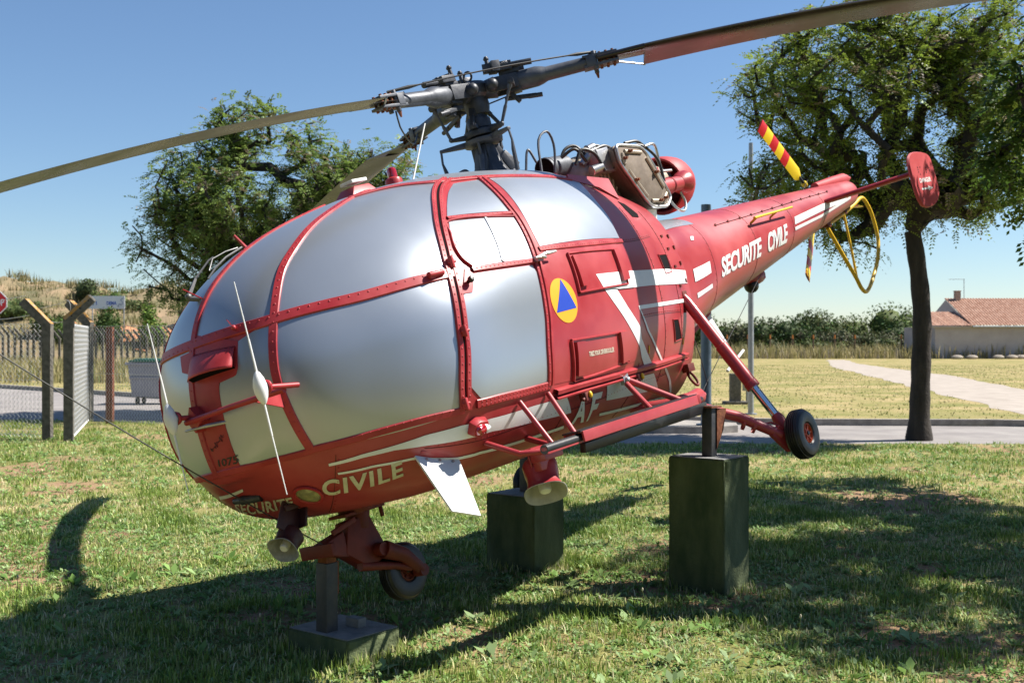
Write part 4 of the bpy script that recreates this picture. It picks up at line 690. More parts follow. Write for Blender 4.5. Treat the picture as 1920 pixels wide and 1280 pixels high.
for sgn in (1, -1):
    def Y(x, y, z): return V3(x, sgn*y, z)
    wc = Y(-1.065, 1.225, .028); wax = V3(.0, sgn*1.0, .0)
    wh = wheel(wc, wax, .172, .125, .066, 'main_wheel')
    m = MB(); m.tube([Y(-.42,.34,.47), Y(-.60,.62,.44), Y(-.80,.93,.25), Y(-.96,1.13,.055)], [.042,.042,.036,.034], 16)
    m.bar(Y(-.93,1.10,.10), Y(-1.02,1.15,-.04), .05, .09); m.cyl(Y(-1.04,1.12,.03), Y(-1.06,1.2,.03), .05, .04, 16); m.tube([Y(-.9,1.02,.16), Y(-.97,1.07,.155), Y(-1.01,1.12,.10)], .007, 6)
    for t in (.62, .72): m.lathe([(.047,0),(.047,.02)], Y(-.60,.62,.44).lerp(Y(-.96,1.13,.055), t), Y(-.36,.51,-.385), 14)
    ga = m.build('gear_arm', 'red_paint', heli, bevel=.0)
    top = Y(-1.10,.575,1.16); bot = Y(-1.10,1.10,.085); kn = top.lerp(bot, .70); kc = top.lerp(bot, .90)
    m = MB(); m.tube([top, top.lerp(bot,.04), top.lerp(bot,.38), top.lerp(bot,.385), top.lerp(bot,.66), top.lerp(bot,.665), kn], [.032,.040,.040,.047,.047,.051,.051], 18); m.tube([kc, top.lerp(bot,.93), bot], [.034,.045,.036], 14); ol = m.build('shock_strut', 'red_paint', heli, ang=30)
    m = MB(); m.cyl(kn, kc, .031, seg=20); m.build('piston', 'chrome', ol)
    m = MB(); m.box(top, (.06,.05,.08)); m.cyl(top-V3(.05,0,0), top+V3(.05,0,0), .018, seg=10); m.build('strut_lug', 'red_gear', ol, bevel=.004)
    # lower rear body fittings: ring bolt, jacking cone
    m = MB(); c_ = Y(-1.18,.44,.62)
    m.tube([c_+V3(math.cos(a)*.0-.012*math.sin(a), 0, 0)+V3(-.035*math.cos(a), .018*math.sin(a)*sgn, -.055-.055*math.sin(a)) for a in np.linspace(0, 2*math.pi, 22)], .011, 8, caps=False); m.box(c_+V3(.03,0,.03), (.09,.06,.06)); m.cyl(c_+V3(.08,0,.02), c_+V3(-.02,0,.04), .022, seg=10)
    m.build('ring_bolt', 'red_gear', heli, bevel=.003)
    m = MB(); m.tube([Y(-.80,.50,.44), Y(-1.02,.47,.425), Y(-1.16,.455,.43), Y(-1.20,.45,.43), Y(-1.27,.445,.43)], [.045,.055,.062,.035,.018], 16); m.build('jack_cone', 'red_paint', heli)
    m = MB(); m.tube([Y(-1.30,.45,.95), Y(-1.31,.47,.72), Y(-1.28,.49,.50), Y(-1.27,.445,.435)], .004, 6); m.build('static_wire', 'cable', heli)
# nose gear
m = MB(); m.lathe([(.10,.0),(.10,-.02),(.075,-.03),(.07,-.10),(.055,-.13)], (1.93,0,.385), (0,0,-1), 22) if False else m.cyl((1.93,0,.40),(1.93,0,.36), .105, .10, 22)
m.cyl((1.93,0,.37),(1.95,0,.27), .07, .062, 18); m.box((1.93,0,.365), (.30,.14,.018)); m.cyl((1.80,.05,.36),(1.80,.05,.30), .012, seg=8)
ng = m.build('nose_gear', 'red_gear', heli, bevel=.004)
m = MB(); m.add([(2.06,-.055,.33),(1.90,-.055,.34),(1.84,-.05,.18),(1.80,-.05,.09),(1.98,-.055,.06),(2.12,-.055,.17)]+[(2.06,.055,.33),(1.90,.055,.34),(1.84,.05,.18),(1.80,.05,.09),(1.98,.055,.06),(2.12,.055,.17)],
      [(5,4,3,2,1,0),(6,7,8,9,10,11)]+[(i,(i+1)%6,(i+1)%6+6,i+6) for i in range(6)])
m.add([(2.10,-.05,.29),(2.26,-.06,.255),(2.27,-.06,.20),(2.10,-.05,.15),(2.10,.05,.29),(2.26,.06,.255),(2.27,.06,.20),(2.10,.05,.15)], [(3,2,1,0),(4,5,6,7),(0,1,5,4),(1,2,6,5),(2,3,7,6),(3,0,4,7)])
m.bar((2.26,-.13,.225),(2.26,.13,.225), .035, .07); m.bar((2.20,.07,.30),(2.02,.07,.335), .02, .03)
m.build('fork_casting', 'red_gear', ng, bevel=.008)
m = MB()
for s in (1, -1):
    m.tube([(1.88,s*.085,.13),(1.76,s*.10,.065),(1.655,s*.098,-.045)], [.050,.042,.034], 14); m.cyl((1.655,s*.06,-.05),(1.655,s*.125,-.05), .034, seg=16)
m.bar((1.98,-.05,.09),(1.80,-.08,.05), .03, .05); m.tube([(2.03,.03,.08),(1.80,.06,.02),(1.72,.09,-.02)], [.028,.022,.018], 10); m.cyl((1.90,-.11,.135),(1.90,.11,.135), .036, seg=16)
m.build('trailing_arm', 'red_gear', ng)
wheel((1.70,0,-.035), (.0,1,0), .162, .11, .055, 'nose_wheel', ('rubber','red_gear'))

# ---------------------------------------------------------------- tail
T5 = lambda x: boomp(np.array(x))
# stabiliser: tube with a leading fairing, ending in a paddle fin on each side
FINPTS = [[-4.877, 2.051], [-4.962, 2.084], [-5.078, 2.099], [-5.235, 2.103], [-5.371, 2.096], [-5.463, 2.072], [-5.504, 2.023], [-5.516, 1.896], [-5.518, 1.757], [-5.489, 1.68], [-5.395, 1.605], [-5.246, 1.56], [-5.072, 1.541], [-4.953, 1.547], [-4.888, 1.58], [-4.838, 1.671], [-4.827, 1.851], [-4.836, 1.977]]
FINQ = [[-4.993, 1.695], [-5.299, 1.706], [-5.315, 1.765], [-4.993, 1.753]]
def fin(sgn):
    outl = FINPTS
    ux = V3(1,0,0); uz = V3(0,0,1); pts = [Vector((p[0], sgn*1.16, p[1])) for p in smooth_path([(x, z, 0) for x, z in outl+outl[:1]], 56)[:-1]]; c = sum(pts, Vector())/len(pts)
    m = MB(); n = V3(0,sgn,0)
    k = len(pts)
    rows = [[p-n*.016 for p in pts], [c+(p-c)*1.0+n*0 for p in pts], [p+n*.016 for p in pts]]
    rows[0] = [c-n*.016+(p-c)*.965 for p in pts]; rows[2] = [c+n*.016+(p-c)*.965 for p in pts]
    m.add([p for r in rows for p in r], [tuple(range(k-1,-1,-1)), tuple(range(2*k,3*k))]+[(i*k+j, i*k+(j+1)%k, (i+1)*k+(j+1)%k, (i+1)*k+j) for i in range(2) for j in range(k)])
    o = m.build('end_fin', 'red_faded', heli, ang=50)
    if sgn > 0:
        def P(u, w):
            q = FINQ; t = (Vector((q[0][0],0,q[0][1]))*(1-u)+Vector((q[1][0],0,q[1][1]))*u)*(1-w)+(Vector((q[3][0],0,q[3][1]))*(1-u)+Vector((q[2][0],0,q[2][1]))*u)*w
            return Vector((t.x, sgn*1.1775, t.z))
        V, F, asp = text_geo('DANGER', .03)
        m = MB(); m.add([tuple(P(a, 1.55+.8*b)) for a, b in V], F); m.build('lettering', 'white_paint', o, smooth=False)
        m = MB(); ar = [(0,.35),(0,.65),(.62,.65),(.62,.95),(1.05,.5),(.62,.05),(.62,.35)]
        m.prism([P(a, b) for a, b in ar], n, .0006); m.build('arrow', 'white_paint', o, smooth=False)
        m = MB()
        for a, b in ((.1,3.4),(.1,3.8),(.1,4.2),(.2,3.0),(.75,3.2),(.75,3.6),(.75,4.0),(1.0,3.9),(1.0,3.5),(.3,4.2)): m.cyl(P(a,b)-n*.001, P(a,b)+n*.002, .007, seg=8)
        bo2 = m.build('bolts', 'dark_metal', o, smooth=False); bo2['kind'] = 'stuff'
fin(1); fin(-1)
m = MB(); prof = []
Vs = []; Fz = []; ys = np.linspace(-1.15, 1.15, 15)
for y in ys:
    for k in range(18):
        a = 2*math.pi*k/18; Vs.append((-5.02+.075*math.cos(a)-(.0), y, 1.895+.026*math.sin(a)))
for i in range(14):
    for k in range(18): Fz.append((i*18+k, (i+1)*18+k, (i+1)*18+(k+1)%18, i*18+(k+1)%18))
m.add(Vs, Fz); m.build('stabiliser', 'red_frame', heli)
# tail rotor gearbox housing and rotor (three blades, starboard side)
m = MB(); m.tube([(-5.35,0,2.11),(-5.8,0,2.155),(-6.15,0,2.185),(-6.24,0,2.19)], [.045,.06,.068,.05], 18); m.cyl((-6.2,0,2.19),(-6.36,0,2.20), .018, seg=10); m.cyl((-6.22,0.0,2.10),(-6.26,-.36,2.08), .05, .035, 16); m.build('tail_gearbox', 'red_faded', heli)
m = MB(); m.cyl((-6.26,-.33,2.08),(-6.26,-.45,2.08), .06, .05, 18); hubt = m.build('tail_hub', 'dark_metal', heli)
hc = V3(-6.26,-.40,2.08)
a1 = math.atan2(2.927-2.08, -5.326+6.26)
for k in range(3):
    a = a1+k*2*math.pi/3*(-1); d = V3(math.cos(a), 0, math.sin(a)); e = V3(-math.sin(a), 0, math.cos(a)); tw = V3(0,1,0)
    if k == 2: a = math.radians(186); d = V3(math.cos(a), 0, math.sin(a)); e = V3(0, 1, 0); tw = V3(-math.sin(a),0,math.cos(a))
    if k == 1: a = math.atan2(1.269-2.08, -5.537+6.26); d = V3(math.cos(a), 0, math.sin(a)); e = V3(-math.sin(a), 0, math.cos(a))
    R0 = 1.26 if k == 0 else 1.09 if k == 1 else 1.16
    m = MB(); m.cyl(hc+d*.03, hc+d*.40, .017, seg=10); m.lathe([(.028,0),(.034,.02),(.034,.05),(.022,.06)], hc+d*.24, d, 12, mi=1); m.build('blade_spindle', ['dark_metal','tail_yellow'], hubt)
    edges = [.36,.40,.62,.76,.91,1.06,1.20] if False else [.38,.44,.66,.78,.90,1.02,1.15,R0]
    cols = ['tail_yellow','tail_yellow','tail_red','tail_yellow','tail_red','tail_yellow','tail_red']
    m = MB(); ch = .115; th = .011; pr = [(-.5,0),(-.2,.8),(.1,1),(.35,.75),(.5,0),(.35,-.75),(.1,-1),(-.2,-.8)]
    pit = e*math.cos(.22)+tw*math.sin(.22); pn = tw*math.cos(.22)-e*math.sin(.22)
    rr = [(edges[0], .45)]+[(q, 1.0) for q in edges[1:]]
    for i in range(len(rr)-1):
        for (r_, s_) in (rr[i], rr[i+1]):
            pass
        V_ = []
        for (r_, s_) in (rr[i], rr[i+1]):
            for (u, v) in pr: V_.append(hc+d*r_+pit*(u*ch*s_*1.5)+pn*v*th)
        F_ = [(j, (j+1)%8, (j+1)%8+8, j+8) for j in range(8)]
        if i == len(rr)-2: F_.append(tuple(range(8,16)))
        if i == 0: F_.append(tuple(range(7,-1,-1)))
        m.add(V_, F_, 0 if cols[i] == 'tail_yellow' else 1)
    m.build('tail_blade', ['tail_yellow','tail_red'], heli, ang=30)
# yellow guard hoop
loop = [(-5.352,0,1.685),(-5.70,0,1.755),(-5.975,0,1.815),(-6.30,0,1.90),(-6.52,0,1.965),(-6.62,0,1.95),(-6.72,0,1.82),(-6.745,0,1.653),(-6.73,0,1.50),(-6.639,0,1.343),(-6.50,0,1.21),(-6.36,0,1.113),(-6.15,0,.985),(-6.02,0,.93),(-5.939,0,.922),(-5.86,0,.98),(-5.798,0,1.095),(-5.60,0,1.37),(-5.40,0,1.66)]
m = MB(); m.tube([Vector(p) for p in smooth_path(loop, 90)], .021, 12); m.tube([(-5.93,0,1.80),(-5.88,0,1.40),(-5.82,0,1.09)], .014, 10); gd = m.build('tail_guard', 'yellow', heli)
m = MB(); m.box((-5.40,0,1.70), (.10,.06,.06)); m.box((-5.95,0,1.825), (.06,.05,.06)); m.build('guard_clamp', 'red_gear', gd, bevel=.004)
# yellow rod on the boom, dome below, gusset, white mast antenna
q, n = bproj(np.array(D['yrod'])); a_, b_ = Vector(q[0])+Vector(n[0])*.075, Vector(q[1])+Vector(n[1])*.085
m = MB(); m.tube([a_+V3(.05,0,-.005), a_, a_.lerp(b_,.55), b_], [.013,.013,.011,.011], 10); m.cyl(Vector(q[0]), a_, .012, seg=8); m.cyl(Vector(q[0]).lerp(Vector(q[1]),.55), a_.lerp(b_,.55), .010, seg=8); m.build('rod_antenna', 'yellow', heli)
m = MB(); m.tube([(-3.28,0,1.30),(-3.38,0,1.27),(-3.56,0,1.29)], [.06,.085,.07], 16); m.box((-3.44,0,1.27), (.22,.14,.05)); dm = m.build('light_fairing', 'red_frame', heli, bevel=.006)
m = MB(); m.ball((-3.36,0,1.205), .068, 16); m.build('light_dome', 'black_paint', dm)
for sg_ in (1,-1):
    m = MB(); m.prism([(-1.30,sg_*.14,1.02),(-2.30,sg_*.10,1.16),(-2.28,sg_*.10,1.03),(-1.98,sg_*.12,.92),(-1.30,sg_*.14,.72)], (0,sg_,0), .02); m.build('boom_gusset', 'red_faded', heli)
m = MB(); m.prism([(-2.05,.11,.95),(-2.25,.11,1.02),(-2.52,.11,.60),(-2.44,.11,.58)], (0,1,0), .012); m.tube([(-2.30,.12,.53),(-2.66,.12,.66)], .013, 8); m.build('blade_antenna', 'white_paint', heli)
# seam with fasteners on top of the boom, silver panel at its root
strip('boom_seam', D['seam'], .006, .003, 'dark_void', P=bproj, off=.0015, n=50); 
q, n = bproj(resamp(D['seam'], 12)); m = MB()
for p_, n_ in zip(q, n): m.box(Vector(p_)+Vector(n_)*.006, (.02,.008,.022))
fo = m.build('seam_clips', 'red_gear', heli, smooth=False); fo['kind'] = 'stuff'
patch('root_panel', [(-1.32,.40,1.66),(-1.32,.25,1.80),(-1.32,0,1.81)], [(-2.0,.30,1.72),(-1.98,.18,1.80),(-1.96,0,1.82)], 'silver', P=bproj, off=.004, nu=12, nv=10)
q, n = proj(np.array([(-1.27,.0,0)])); m = MB()
for z in (1.62,1.52,1.40,1.28,1.12):
    p_, n_ = proj(np.array([[-1.22,.5,z]])); m.box(Vector(p_[0])+Vector(n_[0])*.006, (.012,.012,.03)); p_, n_ = proj(np.array([[-1.05,.5,z-.03]])); m.box(Vector(p_[0])+Vector(n_[0])*.006, (.02,.012,.02))
fo = m.build('cowl_clips', 'red_gear', heli, smooth=False); fo['kind'] = 'stuff'

# ---------------------------------------------------------------- rotor
RV = D['ROT']; PSI, Z0, CDR, TX, TY, HX, HY, RJ = RV[:8]; LAG = list(RV[8:11]); LAG[2] -= R_(1.5); FL = RV[11:14]
def blade_pt(k, r):
    a = PSI+k*2*math.pi/3+LAG[k]; ux, uy = math.cos(a), math.sin(a)
    return V3(HX+ux*r, HY+uy*r, Z0+TX*uy*r-TY*ux*r-CDR*max(r-.4,0)**2+FL[k]*r-(.0012*max(r-1.6,0)**3 if k == 2 else 0))
def blade_frame(k, r):
    d = (blade_pt(k, r+.01)-blade_pt(k, r-.01)).normalized(); a = PSI+k*2*math.pi/3+LAG[k]
    lead = V3(math.sin(a), -math.cos(a), 0); lead = (lead-d*lead.dot(d)).normalized(); up = d.cross(lead)
    if up.z < 0: up = -up
    return d, lead, up
axis = V3(TY*0, 0, 1)
m = MB(); m.lathe([(.145,0),(.14,.03),(.105,.10),(.082,.22)], (0,0,2.24), (0,0,1), 8); m.box((.0,.0,2.36), (.14,.14,.22)); m.bar((-.12,.10,2.28),(-.04,.05,2.46), .05, .05); m.bar((-.12,-.10,2.28),(-.04,-.05,2.46), .05, .05); m.bar((.13,.05,2.28),(.05,.03,2.47), .05, .05); m.bar((-.20,.06,2.30),(-.10,.04,2.40), .06, .09)
rt = m.build('mast_housing', 'dark_metal', heli, bevel=.006)
m = MB(); m.cyl((0,0,2.42),(0,0,2.75), .062, seg=20); m.lathe([(.085,2.60),(.085,2.66),(.07,2.68)], (0,0,0), (0,0,1), 20); m.build('mast', 'dark_metal', rt)
# swash plate: fixed star and rotating star
m = MB(); m.lathe([(.06,2.485),(.135,2.49),(.14,2.52),(.06,2.53)], (0,0,0), (0,0,1), 24)
fa = [math.radians(q) for q in (75, 195, 315)]
for a in fa:
    d = V3(math.cos(a), math.sin(a), 0); m.bar(V3(0,0,2.51)+d*.10, V3(0,0,2.505)+d*.31, .055, .04, taper=.5)
m.build('swash_plate', 'grey_metal', rt, bevel=.004)
m = MB(); m.lathe([(.06,2.535),(.12,2.54),(.12,2.58),(.08,2.60)], (0,0,0), (0,0,1), 24)
ra = [PSI+k*2*math.pi/3+LAG[k] for k in range(3)]
for a in ra:
    d = V3(math.cos(a-.75), math.sin(a-.75), 0); m.bar(V3(0,0,2.56)+d*.09, V3(0,0,2.56)+d*.22, .05, .035, taper=.6)
m.build('rotating_star', 'dark_metal', rt, bevel=.004)
for a in fa:
    m = MB(); d = V3(math.cos(a), math.sin(a), 0); m.tube([V3(0,0,2.51)+d*.30, V3(0,0,2.42)+d*.31, V3(0,0,2.36)+d*.30, V3(0,0,2.22)+d*.29], [.008,.008,.014,.015], 8); m.build('control_rod', 'grey_metal', rt)
for k_, a in enumerate((20, 140, 260)):
    d = V3(math.cos(R_(a)), math.sin(R_(a)), 0); m = MB(); m.bar(V3(0,0,2.60)+d*.07, V3(0,0,2.60)+d*.15, .05, .03); m.bar(V3(0,0,2.60)+d*.15, V3(0,0,2.68)+d*.10, .03, .02); m.bar(V3(0,0,2.68)+d*.10, V3(0,0,2.74)+d*.06, .04, .025); m.build('scissor_link', 'dark_metal', rt, bevel=.003)
    m = MB(); m.cyl(V3(0,0,2.26)+d*.15, V3(0,0,2.40)+d*.11, .026, .022, 12); m.cyl(V3(0,0,2.40)+d*.11, V3(0,0,2.49)+d*.12, .010, seg=8); m.build('servo', 'grey_metal', rt)
# hub
m = MB(); m.lathe([(.075,-.16),(.09,-.10),(.085,-.05),(.11,-.03),(.12,.03),(.09,.06),(.05,.075),(0,.08)], (HX,HY,Z0), (0,0,1), 24); m.tube([(HX+.02+.0*1,HY+.05*math.cos(a)*0+.034*math.cos(a),Z0+.115+.034*math.sin(a)) for a in np.linspace(0, 2*math.pi, 16)], .008, 8); hub = m.build('rotor_head', 'dark_metal', heli)
for k in range(3):
    d, l, u = blade_frame(k, .3); P = lambda r, ll=0, uu=0: blade_pt(k, r)+l*ll+u*uu
    m = MB(); m.tube([P(.06), P(.16)], [.06,.075], 16); m.cyl(P(.14,-.10), P(.14,.10), .045, seg=18); m.ball(P(.14,.10), .044, 12, sc=(1,1,1)); m.ball(P(.14,-.10), .044, 12)
    for s in (-1, 1): m.bar(P(.12, s*.075), P(.32, s*.062), .022, .10, up=u)
    m.bar(P(.20,0,.07), P(.34,0,.075), .10, .03, up=u); m.bar(P(.22,.0,-.06), P(.33,.0,-.055), .11, .025, up=u)
    m.build('blade_yoke', 'dark_metal', hub, bevel=.004)
    m = MB(); m.tube([P(.29), P(.31), P(.45), P(.49), P(.52), P(.80), P(.84)], [.06,.069,.069,.060,.049,.046,.046], 20); m.lathe([(.05,0),(.051,.01),(.05,.02)], P(.50), d, 18); m.build('blade_sleeve', 'grey_metal', hub, ang=30)
    # lag damper: body, spring, studs
    m = MB(); m.bar(P(.10,.06,.125), P(.30,.05,.11), .05, .06, up=u); m.cyl(P(.30,.05,.11), P(.44,.05,.10), .022, seg=12); m.bar(P(.16,.02,.12), P(.20,.10,.12), .06, .075, up=u); m.cyl(P(.14,.03,.10), P(.14,.03,.215), .017, .013, 10); m.cyl(P(.14,.03,.19), P(.14,.03,.205), .02, seg=8); m.bar(P(.24,-.05,.10), P(.38,-.05,.095), .04, .045, up=u)
    m.build('lag_damper', 'dark_metal', hub, bevel=.003)
    m = MB()
    for i in range(9): m.lathe([(.018,0),(.022,.003),(.018,.006)], P(.20+i*.009,.06,.128), d, 10)
    m.build('damper_spring', 'light_metal', hub)
    # pitch horn and link
    m = MB(); hr = P(.27, .17, -.03); m.bar(P(.27,.05,-.03), hr, .05, .035, up=u, taper=.7); m.bar(P(.20,-.02,-.09), P(.42,-.02,-.12), .022, .03, up=u); m.bar(P(.24,.0,-.05), P(.30,.0,-.14), .03, .03, up=u); m.cyl(P(.36,-.02,-.115), P(.46,-.02,-.125), .016, seg=10); m.cyl(hr-l*.02, hr+l*.025, .022, seg=12); m.build('pitch_horn', 'dark_metal', hub, bevel=.003)
    a = ra[k]; ds = V3(math.cos(a-.75), math.sin(a-.75), 0); lo = V3(0,0,2.565)+ds*.215
    m = MB(); m.tube([hr, hr.lerp(lo,.12), hr.lerp(lo,.2), hr.lerp(lo,.55), hr.lerp(lo,.6), lo], [.014,.018,.010,.009,.013,.010], 8); m.ball(lo, .018, 10); m.build('pitch_link', 'grey_metal', hub)
    # fork that clamps the blade root
    m = MB()
    for s in (-1, 1): m.bar(P(.78,0,s*.036), P(1.02,0,s*.030), .105, .018, up=u)
    m.cyl(P(.86,-.03,-.075), P(.86,-.03,.065), .016, seg=10); m.cyl(P(.86,.035,-.065), P(.86,.035,.065), .016, seg=10); m.bar(P(.80,-.045,0), P(.86,-.045,0), .02, .07, up=u); m.bar(P(.80,.045,0), P(.86,.045,0), .02, .07, up=u)
    fk = m.build('blade_fork', 'grey_metal', hub, bevel=.003)
    m = MB()
    for r_ in (.90,.945,.99):
        for s in (-.03,.03): m.cyl(P(r_,s,-.052), P(r_,s,.052), .010, seg=8)
    m.cyl(P(.86,-.03,-.11), P(.86,-.03,-.06), .006, .016, 8); m.build('fork_bolt', 'rust', fk)
    # blade
    prof = [(.5,0),(.485,.22),(.44,.42),(.34,.5),(.2,.5),(.0,.40),(-.25,.20),(-.5,.015),(-.5,-.015),(-.25,-.12),(.0,-.26),(.2,-.36),(.34,-.38),(.44,-.30),(.485,-.16)]
    def section(r, chord, lead_off, th):
        dd, ll, uu = blade_frame(k, r); tw = R_(9-1.6*r); c_, s_ = math.cos(tw), math.sin(tw); L2 = ll*c_+uu*s_; U2 = uu*c_-ll*s_
        return [blade_pt(k, r)+L2*(lead_off+chord*(x-.5))+U2*(z*th) for x, z in prof]
    LE = .088
    rs = [.88,.98,1.19]; secs = [section(.88,.13,.065,.040), section(.98,.14,.07,.043), section(1.205,.16,.078,.046)]
    n = len(prof); m = MB(); V_ = [p for s_ in secs for p in s_]; F_ = [(i*n+j, i*n+(j+1)%n, (i+1)*n+(j+1)%n, (i+1)*n+j) for i in range(2) for j in range(n)]+[tuple(range(n-1,-1,-1))]
    m.add(V_, F_); bl = m.build('rotor_blade', 'blade', heli, ang=50)
    rs = np.linspace(1.205, 5.5, 44); secs = [section(r, .35, LE, .044) for r in rs]
    m = MB(); F_ = [(i*n+j, i*n+(j+1)%n, (i+1)*n+(j+1)%n, (i+1)*n+j) for i in range(len(rs)-1) for j in range(n)]+[tuple(range(n-1,-1,-1)), tuple((len(rs)-1)*n+j for j in range(n))]
    m.add([p for s_ in secs for p in s_], F_); m.build('blade_skin', 'blade', bl, ang=50)
    m = MB(); te = section(1.215,.35,LE,.044)[8]; m.tube([P(1.0,-.05,-.02), te.lerp(P(1.0,-.05,-.02),.12), te], [.007,.006,.008], 8); m.build('drag_brace', 'light_metal', bl)
# spacing cables between blade roots
def cable(k1, k2, sag, m):
    d1, l1, u1 = blade_frame(k1, .8); d2, l2, u2 = blade_frame(k2, .8); a, b = blade_pt(k1, .88)+u1*.065, blade_pt(k2, .88)+u2*.065
    pts = []
    for t in np.linspace(0, 1, 22):
        p = a.lerp(b, t); p.z -= sag*4*t*(1-t); pts.append(p)
    m.tube(pts, [.010 if i in (0,1,20,21) else (.013 if i in (2,19) else .0055) for i in range(22)], 8)
m = MB(); cable(0, 1, -.02, m); m.build('spacing_cable', 'cable', hub)
m = MB(); cable(1, 2, .05, m); m.build('spacing_cable', 'cable', hub)
m = MB(); d1, l1, u1 = blade_frame(0, .85); d2, l2, u2 = blade_frame(2, .85); a, b = blade_pt(0, .86)-u1*.06, blade_pt(2, .82)+u2*.05
m.tube([Vector(p) for p in smooth_path([a, a+V3(-.04,-.03,-.10), a.lerp(b,.5)+V3(0,0,-.17), b+V3(.06,.05,-.06), b], 30)], .0055, 8); m.build('spacing_cable', 'cable', hub)

# ---------------------------------------------------------------- engine deck
m = MB(); m.cyl((-.60,.02,2.30),(-.86,.02,2.33), .088, .082, 24); m.lathe([(.088,0),(.093,.01),(.088,.02)], (-.62,.02,2.30), (-1,0,.1), 24); en = m.build('engine', 'grey_metal', heli)
m = MB(); m.cyl((-.595,.02,2.30),(-.605,.02,2.301), .080, seg=24); m.build('starter_mouth', 'dark_void', en)
m = MB(); m.lathe([(.05,0),(.15,.05),(.19,.12),(.20,.5),(.23,.55),(.23,.62),(.20,.66),(.19,1.0),(.15,1.12),(.14,1.2)], (-.80,0,2.19), (-1,0,0), 28)
for i in range(7): m.lathe([(.205,0),(.215,.008),(.205,.016)], (-1.02-i*.05,0,2.19), (-1,0,0), 28)
m.build('engine_case', 'tan_metal', en)
m = MB(); m.box((-1.03,.22,2.30), (.16,.12,.17), rot=Matrix.Rotation(.18,3,'Y')); m.box((-1.03,.22,2.215), (.19,.14,.02)); m.build('fuel_control', 'light_metal', en, bevel=.008)
for p0_, p1_, r_ in (((-.93,.20,2.395),(-1.0,.22,2.415),.030), ((-.96,.20,2.36),(-.90,.15,2.30),.028), ((-1.16,.15,2.36),(-1.26,.14,2.36),.045), ((-1.1,.08,2.40),(-1.22,.06,2.42),.03), ((-.86,.24,2.22),(-.95,.28,2.24),.035), ((-1.2,.27,2.25),(-1.3,.28,2.22),.03)):
    m = MB(); m.cyl(p0_, p1_, r_, seg=14); m.lathe([(r_,0),(r_*1.15,.006),(r_,.012)], p0_, Vector(p1_)-Vector(p0_), 14); m.build('accessory', 'light_metal', en)
m = MB(); m.box((-1.20,.20,2.30),(.10,.10,.09)); m.build('accessory', 'light_metal', en, bevel=.005)
m = MB()
hoses = [[(-.78,.05,2.36),(-.84,.08,2.44),(-.92,.12,2.45),(-.95,.18,2.34)], [(-.74,.20,2.28),(-.80,.24,2.38),(-.90,.28,2.34),(-.95,.30,2.20)], [(-1.06,.12,2.42),(-1.2,.12,2.46),(-1.32,.16,2.40)], [(-1.05,.18,2.40),(-1.2,.20,2.43),(-1.35,.22,2.35)], [(-.70,.12,2.36),(-.78,.20,2.40),(-.86,.22,2.30)], [(-1.15,.10,2.38),(-1.25,.20,2.40),(-1.32,.24,2.28)], [(-1.5,.20,2.42),(-1.62,.26,2.42),(-1.74,.30,2.30),(-1.76,.30,2.10)], [(-1.45,.22,2.45),(-1.6,.24,2.46),(-1.7,.24,2.42)]]
for h_ in hoses:
    m = MB(); m.tube([Vector(p) for p in smooth_path(h_, 16)], .0125, 8); m.build('hose', 'cable', en)
# big inspection tray on the port side
tr = [V3(-1.08,.335,2.385), V3(-1.46,.335,2.375), V3(-1.70,.335,1.98), V3(-1.60,.335,1.895), V3(-1.36,.335,1.90), V3(-1.08,.335,2.24)]
nt_ = V3(.22,.95,-.05).normalized()
def rounded(poly, k=.22):
    out = []; n = len(poly)
    for i in range(n):
        a, b, c = poly[i-1], poly[i], poly[(i+1)%n]
        out += bez(b.lerp(a,k), b, b.lerp(c,k), 5)
    return out
rp = rounded(tr); m = MB(); m.prism(rp, nt_, .03, inset=.0); m.prism([p-nt_*.16 for p in rp], nt_, .159, inset=-.02); ty = m.build('intake_tray', 'brown_metal', en, bevel=.004)
m = MB(); c_ = sum(rp, Vector())/len(rp); m.tube([p+nt_*.03 for p in rp]+[rp[0]+nt_*.03], .012, 8); m.build('tray_rim', 'light_metal', ty)
m = MB(); ri = [c_+(p-c_)*.80+nt_*.032 for p in tr]
for i in range(6): m.tube([ri[i].lerp(ri[(i+1)%6],.12), ri[i].lerp(ri[(i+1)%6],.88)], .016, 8)
m.build('tray_gasket', 'tan_metal', ty)
for t, i in ((.5,5),(.5,1),(.3,3),(.7,2),(.3,0),(.6,4)):
    m = MB(); p = ri[i].lerp(ri[(i+1)%6], t)+nt_*.012; m.cyl(p, p+nt_*.035, .008, seg=8); m.box(p+nt_*.01, (.035,.02,.02)); m.build('tray_clamp', 'rust', ty)
# red exhaust bell, red pipe, handles
m = MB(); m.lathe([(.235,-.10),(.245,-.07),(.24,.02),(.225,.12),(.18,.22),(.10,.29),(.0,.31)], (-2.28,0,2.17), (-.93,.0,.10), 32); m.lathe([(.235,-.10),(.215,-.09),(.21,.05),(.16,.15)], (-2.28,0,2.17), (-.93,0,.10), 32); m.build('exhaust_bell', 'red_faded', en)
m = MB(); m.lathe([(.17,-.28),(.165,-.1),(.14,.04),(.05,.08),(0,.085)], (-2.16,0,2.18), (-.93,0,.10), 28); m.build('exhaust_cone', 'tan_metal', en)
m = MB(); m.cyl((-1.72,.26,2.075),(-2.13,.235,2.115), .062, seg=20); m.lathe([(.063,0),(.070,.01),(.063,.02)], (-1.9,.25,2.092), (-1,-.06,.1), 20); m.lathe([(.063,.36),(.085,.40),(.10,.46),(.10,.47),(.07,.47)], (-1.72,.26,2.075), (-1,-.06,.1), 20); m.cyl((-1.80,.24,2.06),(-2.05,.10,2.02), .05, seg=14); m.box((-1.76,.25,2.17),(.03,.04,.14)); m.build('red_pipe', 'red_paint', en)
